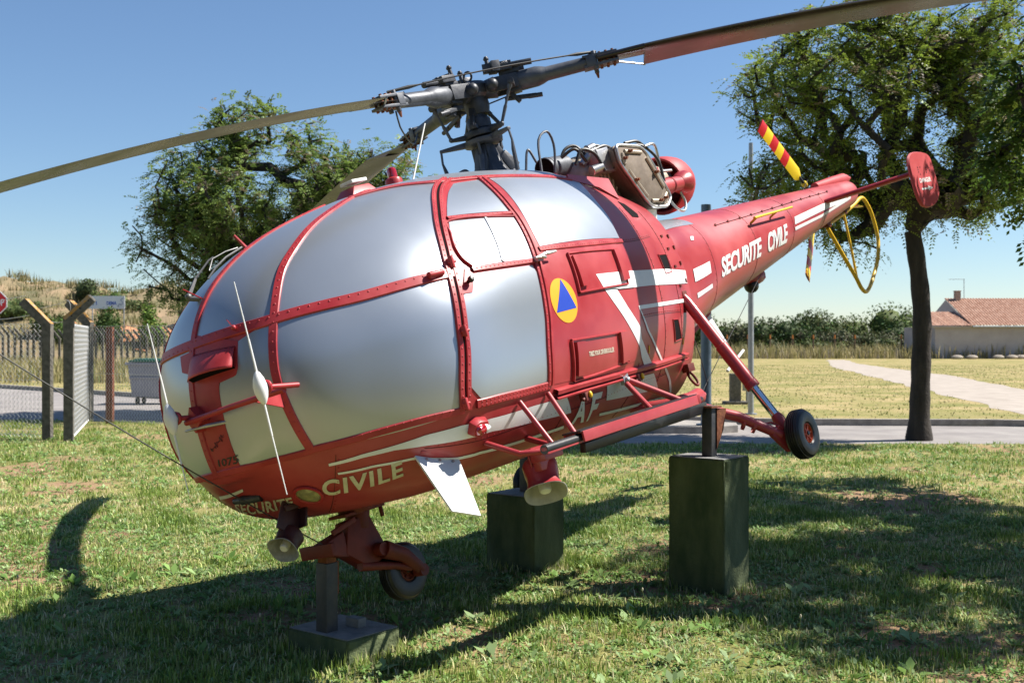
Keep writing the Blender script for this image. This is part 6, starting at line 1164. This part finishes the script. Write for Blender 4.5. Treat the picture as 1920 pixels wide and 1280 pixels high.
# ================================================================ vegetation
mat('leaf', (1,1,1), .5, spec=.35, attr='tint', trans=.42, col2=(.8,.8,.8), nscale=1.2)
mat('bark', (.022,.018,.014), .95, col2=(.055,.045,.036), nscale=7, bump=.7, bscale=22, streak=.25)
mat('grass_blade', (1,1,1), .6, spec=.25, attr='tint', trans=.30, col2=(.86,.88,.8), nscale=.8)
mat('bush', (1,1,1), .65, spec=.2, attr='tint', trans=.2, col2=(.75,.75,.75), nscale=.5)

def make_tree(name, base, trunk, crown, lab, seed, n_t=420, sprays=9, leaf=.05, hue=(.055,.105,.018), flowers=.10, r0=.0155, gap=.30, rootr=.24):
    """trunk: node list (relative); crown: list of (centre, radii) ellipsoids that twigs grow into"""
    r = np.random.default_rng(seed); nodes = [np.array(p, float) for p in trunk]; par = [-1]+list(range(len(trunk)-1)); tips = []
    tg = []
    vol = np.array([q[1][0]*q[1][1]*q[1][2] for q in crown]); vol = vol/vol.sum()
    clumps = []
    while len(tg) < n_t:
        c, rad = crown[r.choice(len(crown), p=vol)]; v = r.standard_normal(3); v /= np.linalg.norm(v); k = r.uniform(.18, 1)**(.45)
        p = np.array(c)+v*k*np.array(rad)
        if math.sin(p[0]*2.1+seed)+math.sin(p[1]*2.4+seed*2)+math.sin(p[2]*2.7+seed*.7) < -.55: 
            if r.random() < .8: continue
        tg.append(p)
    tg = np.array(tg); top = nodes[-1]; tg = tg[np.argsort(np.linalg.norm(tg-top, axis=1))]
    cnt_start = max(len(trunk)-3, 0)
    for p in tg:
        A = np.array(nodes[cnt_start:]); d = np.linalg.norm(A-p, axis=1)+np.maximum(A[:,2]-p[2], 0)*.8; i = int(d.argmin())+cnt_start; q = nodes[i]; L = np.linalg.norm(p-q); ns = max(1, int(L/.30)); last = i
        perp = r.standard_normal(3)*.10*L
        for s in range(1, ns+1):
            t = s/ns; x = q+(p-q)*t+perp*math.sin(math.pi*t)+np.array([0,0,.10*L*math.sin(math.pi*t)]); nodes.append(x); par.append(last); last = len(nodes)-1
        tips.append(last)
    n = len(nodes); w = np.zeros(n)
    for t in tips: w[t] += 1
    for i in range(n-1, 0, -1): w[par[i]] += w[i]
    rad = r0*np.maximum(w, .4)**.45; rad[:len(trunk)] = np.linspace(rootr, rad[len(trunk)-1]*1.05 if rad[len(trunk)-1] < rootr else rootr*.8, len(trunk)); rad[0] *= 1.35
    root = empty(name, base); tag(root, lab, 'tree')
    m = MB()
    m.tube([Vector(tuple(q)) for q in smooth_path(nodes[:len(trunk)], 24)], [float(np.interp(t, np.linspace(0,1,len(trunk)), rad[:len(trunk)]))*(1+.05*math.sin(t*37)) for t in np.linspace(0,1,24)], 14)
    N = np.array(nodes); P = np.array(par)
    V = []; F = []
    for i in range(len(trunk), n):
        a, b = N[P[i]], N[i]; ra, rb = min(rad[P[i]], rad[i]*1.8), rad[i]; d = b-a; d = d/(np.linalg.norm(d)+1e-9); x = np.cross(d, [.3,.5,.8]); x /= np.linalg.norm(x); y = np.cross(d, x); k = len(V)
        sg_ = 6 if rad[i] > .03 else 4
        for c, rr_ in ((a, ra), (b+d*rb*.3, rb)):
            for q in range(sg_): V.append(c+(x*math.cos(2*math.pi*q/sg_)+y*math.sin(2*math.pi*q/sg_))*rr_)
        for q in range(sg_): F.append((k+q, k+(q+1)%sg_, k+sg_+(q+1)%sg_, k+sg_+q))
    m.add([tuple(v) for v in V], F); m.build('trunk', 'bark', root, ang=70)
    # compound leaf sprays
    tips = np.array(tips); S = np.repeat(tips, sprays); ns = len(S); o = N[S]+r.normal(0, .13, (ns,3)); back = r.random(ns)*.45; o = o-(N[S]-N[P[S]])*back[:,None]*2
    dr = r.standard_normal((ns,3)); dr[:,2] = dr[:,2]*.55-.12; out = N[S]-np.array(crown[0][0]); dr += out/(np.linalg.norm(out,axis=1,keepdims=True)+1e-6)*.5; dr /= np.linalg.norm(dr,axis=1,keepdims=True)
    up = np.tile([0,0,1.0], (ns,1))+r.normal(0,.35,(ns,3)); sd = np.cross(dr, up); sd /= np.linalg.norm(sd,axis=1,keepdims=True)+1e-9; up = np.cross(sd, dr)
    ll = r.uniform(.16,.30,ns); nl = 11; VV = []; CC = []
    base_c = np.array(hue); tone = r.uniform(.65,1.55,ns)[:,None]; yel = r.random(ns)[:,None]; col = base_c*tone*(1-.0*yel)+np.array([.05,.03,0.0])*yel**2
    fl = r.random(ns) < flowers; col[fl] = np.array([.24,.19,.13])*r.uniform(.7,1.4,(fl.sum(),1))
    for k in range(nl):
        t = (k//2+1)/(nl//2+1.2) if k < nl-1 else 1.0; side = (1 if k % 2 else -1) if k < nl-1 else 0
        c = o+dr*(ll*t)[:,None]-np.array([0,0,1])*(ll*.35*t*t)[:,None]
        ax = dr*(.45 if side else 1.0)+sd*side*.9-up*.25; ax /= np.linalg.norm(ax,axis=1,keepdims=True); le = leaf*r.uniform(.75,1.25,ns)[:,None]; wv = np.cross(ax, up+r.normal(0,.3,(ns,3))); wv /= np.linalg.norm(wv,axis=1,keepdims=True)+1e-9
        VV.append(np.stack([c, c+ax*le*.5+wv*le*.26, c+ax*le, c+ax*le*.5-wv*le*.26], 1)); CC.append(np.repeat(col[:,None]*r.uniform(.85,1.15,(ns,1,1)), 4, 1))
    V = np.concatenate(VV).reshape(-1,3); C = np.concatenate(CC).reshape(-1,3); F = np.arange(len(V)).reshape(-1,4)
    arr_mesh('crown', V, F, 'leaf', root, tint=C)
    return root
make_tree('locust_tree', (6.82,19.3,0), [(0,0,-.1),(.01,.0,.5),(.03,0,1.2),(.05,0,2.0),(.0,0,2.7),(-.06,.0,3.15),(-.10,.03,3.5)],
          [((-.9,.2,5.5),(2.3,2.0,2.0)),((.7,-.2,5.4),(1.5,1.6,1.9)),((-2.2,0,4.2),(1.2,1.2,.8)),((.0,0,7.0),(1.7,1.5,1.1)),((-1.0,-.4,3.25),(.75,.7,.35))], 'spreading locust tree with dark trunk right of the helicopter tail', 5, n_t=800, sprays=16, leaf=.056, hue=(.19,.265,.04), rootr=.17)
make_tree('locust_tree', (-5.3,26.0,0), [(0,0,-.1),(.03,0,1.0),(.0,.1,1.9),(-.1,0,2.7),(-.1,0,3.4)],
          [((-.2,0,4.9),(2.7,2.3,1.5)),((-2.0,0,3.8),(1.5,1.4,1.3)),((1.7,0,4.7),(1.4,1.3,1.2)),((-.6,0,6.4),(1.0,1.0,.75)),((.4,0,6.2),(.7,.7,.6)),((2.6,0,3.6),(1.2,1.0,.8)),((2.5,0,5.2),(1.15,1.1,.95)),((.2,0,3.6),(2.0,1.5,.9))], 'full green tree standing behind the helicopter nose', 11, n_t=900, sprays=17, leaf=.066, hue=(.16,.24,.055), rootr=.2)
make_tree('plane_tree', (6.9,9.6,0), [(0,0,-.1),(.0,0,1.0),(.05,0,2.0),(0,.1,3.0),(-.1,0,3.8)],
          [((-.3,-.9,4.9),(2.2,2.1,1.6)),((-.45,3.4,4.0),(1.05,1.6,1.6)),((.5,1.2,5.2),(1.9,1.8,1.5))], 'dense dark tree whose leaves enter the picture beside the right edge', 23, n_t=460, sprays=16, leaf=.085, hue=(.06,.12,.02), flowers=.02, rootr=.2)

# bushes and far wood
def bush(name, lab, cat, c, rad, n, size, col, seed, group=None, spread=.35):
    r = np.random.default_rng(seed); k = r.integers(5, 9); lob = r.normal(0,.42,(k,3))*np.array(rad); lob[:,2] = np.abs(lob[:,2])*.6; lob[0] = 0
    li = r.integers(0, k, n); v = r.standard_normal((n,3)); v /= np.linalg.norm(v,axis=1,keepdims=True); lr = np.array(rad)*r.uniform(.45,.8,(k,1)); p = lob[li]+v*lr[li]*(r.random(n)**.35)[:,None]; p[:,2] = np.abs(p[:,2]+rad[2]*.35)
    a = r.standard_normal((n,3)); a /= np.linalg.norm(a,axis=1,keepdims=True); b = np.cross(a, v+r.normal(0,.4,(n,3))); b /= np.linalg.norm(b,axis=1,keepdims=True)+1e-9; s = size*r.uniform(.6,1.4,n)[:,None]
    V = np.stack([p-a*s, p+b*s*.55, p+a*s, p-b*s*.55], 1).reshape(-1,3); t = np.array(col)*r.uniform(.6,1.5,(n,1))*(1+r.normal(0,.12,(n,3))); t = np.repeat(t,4,0)
    F = np.arange(len(V)).reshape(-1,4); na, nb_ = 12, 7
    for q in range(k):                                             # lumpy inner mass of each lobe, so that the crown is not see-through
        th = np.linspace(.05, np.pi-.05, nb_)[:,None]; ph = np.linspace(0, 2*np.pi, na, endpoint=False)[None]; sp = np.stack([np.sin(th)*np.cos(ph), np.sin(th)*np.sin(ph), np.cos(th)+0*ph], -1)*(r.uniform(.40,.68,(nb_,na,1)))
        W = (lob[q]+sp*lr[q]).reshape(-1,3); W[:,2] = np.abs(W[:,2]+rad[2]*.35); i_ = np.arange(nb_-1)[:,None]*na; j_ = np.arange(na)[None]; FF = np.stack([i_+j_, i_+(j_+1)%na, i_+na+(j_+1)%na, i_+na+j_], -1).reshape(-1,4)+len(V)
        V = np.r_[V, W]; F = np.r_[F, FF]; t = np.r_[t, np.repeat(np.array(col)[None]*.8, len(W), 0)]
    root = empty(name, c); tag(root, lab, cat, group); arr_mesh('crown', V, F, 'bush', root, tint=np.clip(t,.005,1))
    m = MB(); m.tube([(0,0,-.2),(0.05,0,rad[2]*.5),(.1,0,rad[2]*.9)], [rad[0]*.07,rad[0]*.05,rad[0]*.02], 6)
    for q in lob[1:5]: m.tube([(0,0,rad[2]*.15), tuple(q*.8+np.array([0,0,rad[2]*.4]))], [rad[0]*.04,rad[0]*.012], 5)
    m.build('trunk', 'bark', root); return root
rb = random.Random(4)
wood = [(118,28.0,4.6),(121,32.5,5.3),(124,37.5,5.4),(120,25.0,4.2),(126,43,5.0),(122,21.5,4.9),(128,49,5.2),(117,35.5,3.4),(119,40.5,3.2),(127,54,4.4),(130,60,4.0),(116,31,2.8),(118,46,2.9),(121,17.5,5.0),(125,13,4.6),(127,7,4.4),(129,1,4.3),(122,52.5,3.0),(124,66,3.6),(123,72,3.8),(128,-6,4.4),(126,-12,4.8),(131,78,4.2)]
for k, (d, x, h) in enumerate(wood):
    cl = [(.040,.062,.020),(.055,.075,.022),(.065,.09,.02),(.05,.055,.025)][k % 4]
    bush('oak_tree', 'round-topped evergreen tree in the wood beyond the stakes', 'tree', (x, d, 0), (3.4+.5*(k%3), 3.0, h*.66), 5200, .15, tuple(q*1.7 for q in cl), 100+k, 'trees of the far wood')
for k in range(16):
    d = 112+rb.uniform(-1,2); x = 20+k*2.9+rb.uniform(-.8,.8); bush('shrub', 'low green shrub at the edge of the far wood', 'shrub', (x, d, 0), (1.7,1.2,1.1+rb.random()*.5), 1300, .10, [(.09,.12,.03),(.13,.14,.04),(.07,.09,.03)][k%3], 200+k, 'shrubs before the far wood')
hb = [(-28.0,80.4,3.0,(.05,.085,.02),'rounded dark bush standing in front of the sign board',1.35),(-25.2,80.6,2.3,(.10,.15,.03),'bright green bush on the bank right of the sign board',1.2),(-33.0,81.5,1.9,(.055,.08,.02),'dark bush behind the near fence posts on the hillside',1.5),(-36.0,84,1.7,(.06,.085,.025),'wide dark bush on the hillside behind the leftmost fence post',2.0),(-38.5,79,1.2,(.10,.12,.035),'grey green low bush at the hill foot near the stop sign',1.5),(-34.0,92,2.3,(.055,.075,.03),'tall bush on the hill crest above the fence posts',1.4),(-32.2,91,2.0,(.075,.11,.03),'lighter bush on the crest left of the sign board',1.3),(-23.5,86,1.0,(.07,.085,.035),'small dark shrub on the slope right of the sign board',1.2),(-43,88,1.6,(.08,.09,.04),'dull bush on the hill beyond the stop sign',2.0)]
hb += [(-45.5,86,1.9,(.06,.09,.025),'broad green bush at the left end of the hill',2.2),(-39.5,83.5,1.6,(.07,.10,.03),'green bush just right of the stop sign',1.9),(-31.2,80.6,1.5,(.065,.10,.025),'bush between the cranked posts and the sign board',1.2),(-22.3,83,1.3,(.085,.10,.04),'grey green bush low on the right slope',1.4),(-20.4,81.5,1.1,(.09,.12,.035),'last bush on the slope before the helicopter nose',1.3),(-29.8,90,1.2,(.08,.10,.035),'low bush on the crest above the sign board',1.6)]
for k, (x, y, h, cl, lab, w_) in enumerate(hb): bush('shrub', lab, 'shrub', (x, y, max(hill_z(x,y)-.15,0)), (w_,w_*.9,h*.75), 2400, .10, tuple(q*1.5 for q in cl), 300+k)

# grass: blades as geometry, denser and finer near the camera
def grass(name, n, region, hmin, hmax, wid, seed, cols, lab, density=None, lean=.55, segs=2):
    r = np.random.default_rng(seed); pts = region(r, n); n = len(pts)
    # clump structure and bare patches
    cl = np.sin(pts[:,0]*3.1+1.3*np.sin(pts[:,1]*2.2))+np.sin(pts[:,1]*3.7+1.7*np.sin(pts[:,0]*1.9))+.8*np.sin(pts[:,0]*9.1+pts[:,1]*4)+.8*np.sin(pts[:,1]*11.3-pts[:,0]*5)
    keep = r.random(n) < np.clip(.70+.28*cl, .10, 1)*(1-(.93 if n > 9000 else .3)*bare(pts[:,0], pts[:,1])*(pts[:,1] < 26)); pts = pts[keep]; cl = cl[keep]; n = len(pts)
    h = r.uniform(hmin, hmax, n)*np.clip(1+.18*cl, .55, 1.6); a = r.uniform(0, 2*np.pi, n); d = np.stack([np.cos(a), np.sin(a), np.zeros(n)], -1); s = np.stack([-np.sin(a), np.cos(a), np.zeros(n)], -1); ln = np.abs(r.normal(0, lean, n))[:,None]
    w = wid*r.uniform(.6,1.5,n)[:,None]; P = np.concatenate([pts, np.zeros((n,1))], 1); up = np.array([0,0,1.0])
    p1 = P+up*(h*.55)[:,None]+d*(h[:,None]*ln*.30); p2 = P+up*(h*.95)[:,None]*(1/np.sqrt(1+ln**2*.6))+d*(h[:,None]*ln*.95)
    V = np.stack([P-s*w*.5, P+s*w*.5, p1+s*w*.42, p1-s*w*.42, p2], 1).reshape(-1,3); k = np.arange(n)[:,None]*5
    F = np.concatenate([k+np.array([[0,1,2]]), k+np.array([[0,2,3]]), k+np.array([[3,2,4]])]); C = np.array(cols)
    idx = np.clip((r.random(n)*1.0+.18*(-cl)+.0)*len(C), 0, len(C)-1).astype(int); c = C[idx]*r.uniform(.7,1.3,(n,1)); c = np.repeat(c,5,0)
    o = arr_mesh(name, V, F, 'grass_blade', None, tint=c); tag(o, lab, 'grass', kind='stuff'); return o
def fan(d0, d1, power=1.0, xr=.66):
    def f(r, n):
        d = np.sqrt(r.random(n)*(d1**2-d0**2)+d0**2) if power == 1 else d0*(d1/d0)**r.random(n); x = (r.random(n)*2-1)*xr*d; return np.stack([x, d], -1)
    return f
GC = [(.18,.27,.045),(.27,.37,.075),(.38,.46,.13),(.50,.53,.20),(.64,.60,.31),(.70,.63,.40)]
def off_road(f):
    def g_(r, n):
        p = f(r, n); x, y = p[:,0], p[:,1]; edge = np.interp(x, [-40,-10.8,-7.1,.7,4,8.3,40], [26.5,24.3,23.4,18.75,18.65,18.6,18.6]); return p[y < edge-.05+.12*np.sin(x*9)]
    return g_
grass('grass', 225000, off_road(fan(4.6, 12.5)), .02, .065, .0062, 1, GC, 'short weedy lawn grass around the helicopter stands')
grass('grass', 160000, off_road(fan(12, 25)), .025, .07, .010, 2, GC, 'lawn grass between the helicopter and the road')
def off_path(f):
    def g_(r, n):
        p = f(r, n); x, y = p[:,0], p[:,1]; a = np.interp(y, [22,25.7,31,45,70,95], [10.9,11.4,12.4,15,19.5,26]); b = np.interp(y, [22,31,39.3,54,66,95], [14,15.5,17.4,20.5,22,27.5]); edge = np.interp(x, [-45,-17.6,-9.9,2.5,4.8,9.9,40], [62,39.7,32.6,24.3,22.9,22.5,21.8]); return p[((x < a) | (x > b)) & (y > edge+.2)]
    return g_
DRY = [(.34,.29,.14),(.42,.35,.18),(.28,.25,.10),(.48,.40,.23),(.20,.20,.07)]
grass('grass', 85000, off_path(fan(22.5, 75)), .02, .055, .03, 6, [(.32,.34,.12),(.44,.41,.18),(.54,.47,.25),(.60,.51,.30)], 'sparse drying grass of the lawn beyond the road')
def strip_reg(x0, x1, y0, y1):
    return lambda r, n: np.stack([r.uniform(x0,x1,n), r.uniform(y0,y1,n)], -1)
grass('grass', 34000, strip_reg(-48,-9,44,76), .2, .7, .045, 3, DRY+[(.22,.24,.08),(.30,.30,.13)], 'tall dry grass on the field before the hill', lean=.35)
grass('grass', 16000, strip_reg(14,52,100,112), .3, 1.25, .07, 4, DRY+[(.30,.25,.22)], 'tall bleached grass along the wooden stakes', lean=.35)
hp_ = lambda r, n: np.stack([r.uniform(-60,-14,n), r.uniform(77,100,n)], -1)
r = np.random.default_rng(9); pts = hp_(r, 16000); zz = np.array([hill_z(x, y) for x, y in pts]); n = len(pts); a = r.uniform(0,6.28,n); h = r.uniform(.25,.8,n); s = np.stack([np.cos(a), np.sin(a), 0*a], -1)*.05; P = np.c_[pts, zz-.1]; t_ = P+np.c_[r.normal(0,.15,(n,2)), h+.1]
V = np.stack([P-s, P+s, t_], 1).reshape(-1,3); C = np.repeat(np.array(DRY+[(.14,.15,.05),(.20,.17,.09)])[r.integers(0,7,n)]*r.uniform(.6,1.2,(n,1)), 3, 0); o = arr_mesh('grass', V, np.arange(3*n).reshape(-1,3), 'grass_blade', None, tint=C); tag(o, 'dry scrubby grass covering the hill', 'grass', kind='stuff')

def block_edges(r, n):
    out = []
    for (gx_, gy_, a_, b_) in ((1.395,7.57,.42,.36),(.157,8.256,.44,.37),(-.846,5.923,.46,.385)):
        k = n//3; t = r.random(k)*4; side = t.astype(int); u = t-side; o_ = np.abs(r.normal(0,.05,k))+.01; q = np.zeros((k,2)); e1 = np.array([-.78720,.61669]); e2 = np.array([.61669,.78720])
        for i in range(4):
            mk = side == i; uu = u[mk][:,None]; oo = o_[mk][:,None]
            q[mk] = [uu*a_*e1-oo*e2, uu*b_*e2-oo*e1, b_*e2+uu*a_*e1+oo*e2, a_*e1+uu*b_*e2+oo*e1][i]
        out.append(q+np.array([gx_,gy_]))
    return np.concatenate(out)
grass('grass', 2600, block_edges, .03, .10, .006, 14, GC, 'longer grass growing against the concrete blocks', lean=.4)
# broad-leaved weeds in the lawn
def weeds(n, reg, seed, lab, size=(.03,.075), cols=((.15,.27,.06),(.22,.35,.10),(.30,.42,.18))):
    r = np.random.default_rng(seed); p = reg(r, n); n = len(p); VV = []; CC = []; cc = np.array(cols)[r.integers(0,len(cols),n)]*r.uniform(.75,1.25,(n,1)); sz = r.uniform(*size, n)
    for k in range(7):
        a = r.uniform(0,6.28,n); el = r.uniform(.15,.95,n); d = np.stack([np.cos(a)*np.cos(el), np.sin(a)*np.cos(el), np.sin(el)], -1); s = np.stack([-np.sin(a), np.cos(a), 0*a], -1); L = (sz*r.uniform(.6,1.3,n))[:,None]; b = np.c_[p+r.normal(0,.015,(n,2)), np.full(n,.004)]
        tip = b+d*L+np.array([0,0,-.12])*L; mid = b+d*L*.55
        VV.append(np.stack([b, mid+s*L*.19, tip, mid-s*L*.19], 1)); CC.append(np.repeat((cc*r.uniform(.85,1.15,(n,1)))[:,None],4,1))
    V = np.concatenate(VV).reshape(-1,3); C = np.concatenate(CC).reshape(-1,3); o = arr_mesh('weeds', V, np.arange(len(V)).reshape(-1,4), 'grass_blade', None, tint=C); tag(o, lab, 'weeds', kind='stuff')
weeds(24000, off_road(fan(4.7, 11)), 21, 'small broad-leaved weeds growing in the lawn', size=(.018,.05))
weeds(12500, off_road(fan(10, 21)), 22, 'clover and plantain patches in the lawn further back', size=(.03,.07))
weeds(230, off_road(fan(4.8, 9)), 25, 'bigger tufts of dandelion leaves in the near lawn', size=(.07,.12))
# plantain stalks with pale heads
rs = random.Random(12)
stk = [(1120,.20),(160,.24),(478,.17),(30,.28),(125,.22),(700,.20),(1495,.24),(1335,.16),(1660,.24),(1805,.24),(855,.16),(925,.22),(1215,.18),(985,.19),(1560,.15),(1745,.2),(60,.2),(240,.16)]
for k, (px_, h) in enumerate(stk):
    d = rs.uniform(5.9, 7.4); x = (px_-960)/2160*d; r_ = empty('plantain', (x, d, 0)); tag(r_, 'thin plantain stalk with pale seed head rising from the grass', 'plant', 'plantain stalks in the lawn')
    tx, ty = rs.uniform(-.04,.04), rs.uniform(-.03,.03); m = MB(); m.tube([(0,0,0),(tx*.4,ty*.4,h*.6),(tx,ty,h)], [.0022,.0018,.0014], 5); m.build('stalk', 'stem', r_) if 'stem' in MAT else (mat('stem', (.14,.19,.06), .6), m.build('stalk', 'stem', r_))
    m = MB(); m.ball((tx,ty,h+.008), .008, 8, sc=(.8,.8,1.5)); m.build('seed_head', 'head', r_) if 'head' in MAT else (mat('head', (.50,.45,.33), .8), m.build('seed_head', 'head', r_))


# the dark line of trees behind the viewpoint that the nose panes mirror
r = np.random.default_rng(77); Vt = []; Ft = []; kv = 0
for k in range(17):
    x = -34+k*4.3+r.uniform(-1,1); y = -11.5+r.uniform(-1.2,1.2)+(.012*x*x if x < 0 else .006*x*x); top = r.uniform(6.0,8.2); n = 1100; c = np.array([x, y, top*.52]); rad_ = np.array([2.9,2.7,top*.47])
    v = r.standard_normal((n,3)); v /= np.linalg.norm(v,axis=1,keepdims=True); p = c+v*rad_*(r.random(n)**.3)[:,None]; a = r.standard_normal((n,3)); a /= np.linalg.norm(a,axis=1,keepdims=True); b = np.cross(a, v); b /= np.linalg.norm(b,axis=1,keepdims=True)
    V = np.stack([p-a*.35, p+b*.24, p+a*.35, p-b*.24], 1).reshape(-1,3); Vt.append(V); Ft.append(np.arange(len(V)).reshape(-1,4)+kv); kv += len(V)
    th = np.linspace(.05, np.pi-.05, 8)[:,None]; ph = np.linspace(0, 2*np.pi, 14, endpoint=False)[None]; W = (c+np.stack([np.sin(th)*np.cos(ph), np.sin(th)*np.sin(ph), np.cos(th)+0*ph], -1)*rad_*r.uniform(.65,.85,(8,14,1))).reshape(-1,3); i_ = np.arange(7)[:,None]*14; j_ = np.arange(14)[None]
    Ft.append(np.stack([i_+j_, i_+(j_+1)%14, i_+14+(j_+1)%14, i_+14+j_], -1).reshape(-1,4)+kv); Vt.append(W); kv += len(W)
V = np.concatenate(Vt); F = np.concatenate(Ft)
o = arr_mesh('treeline', V, F, 'bush', None, tint=np.tile([.06,.09,.025], (len(V),1))); tag(o, 'dark mass of trees behind the viewpoint, mirrored in the nose panes', 'trees', kind='stuff')
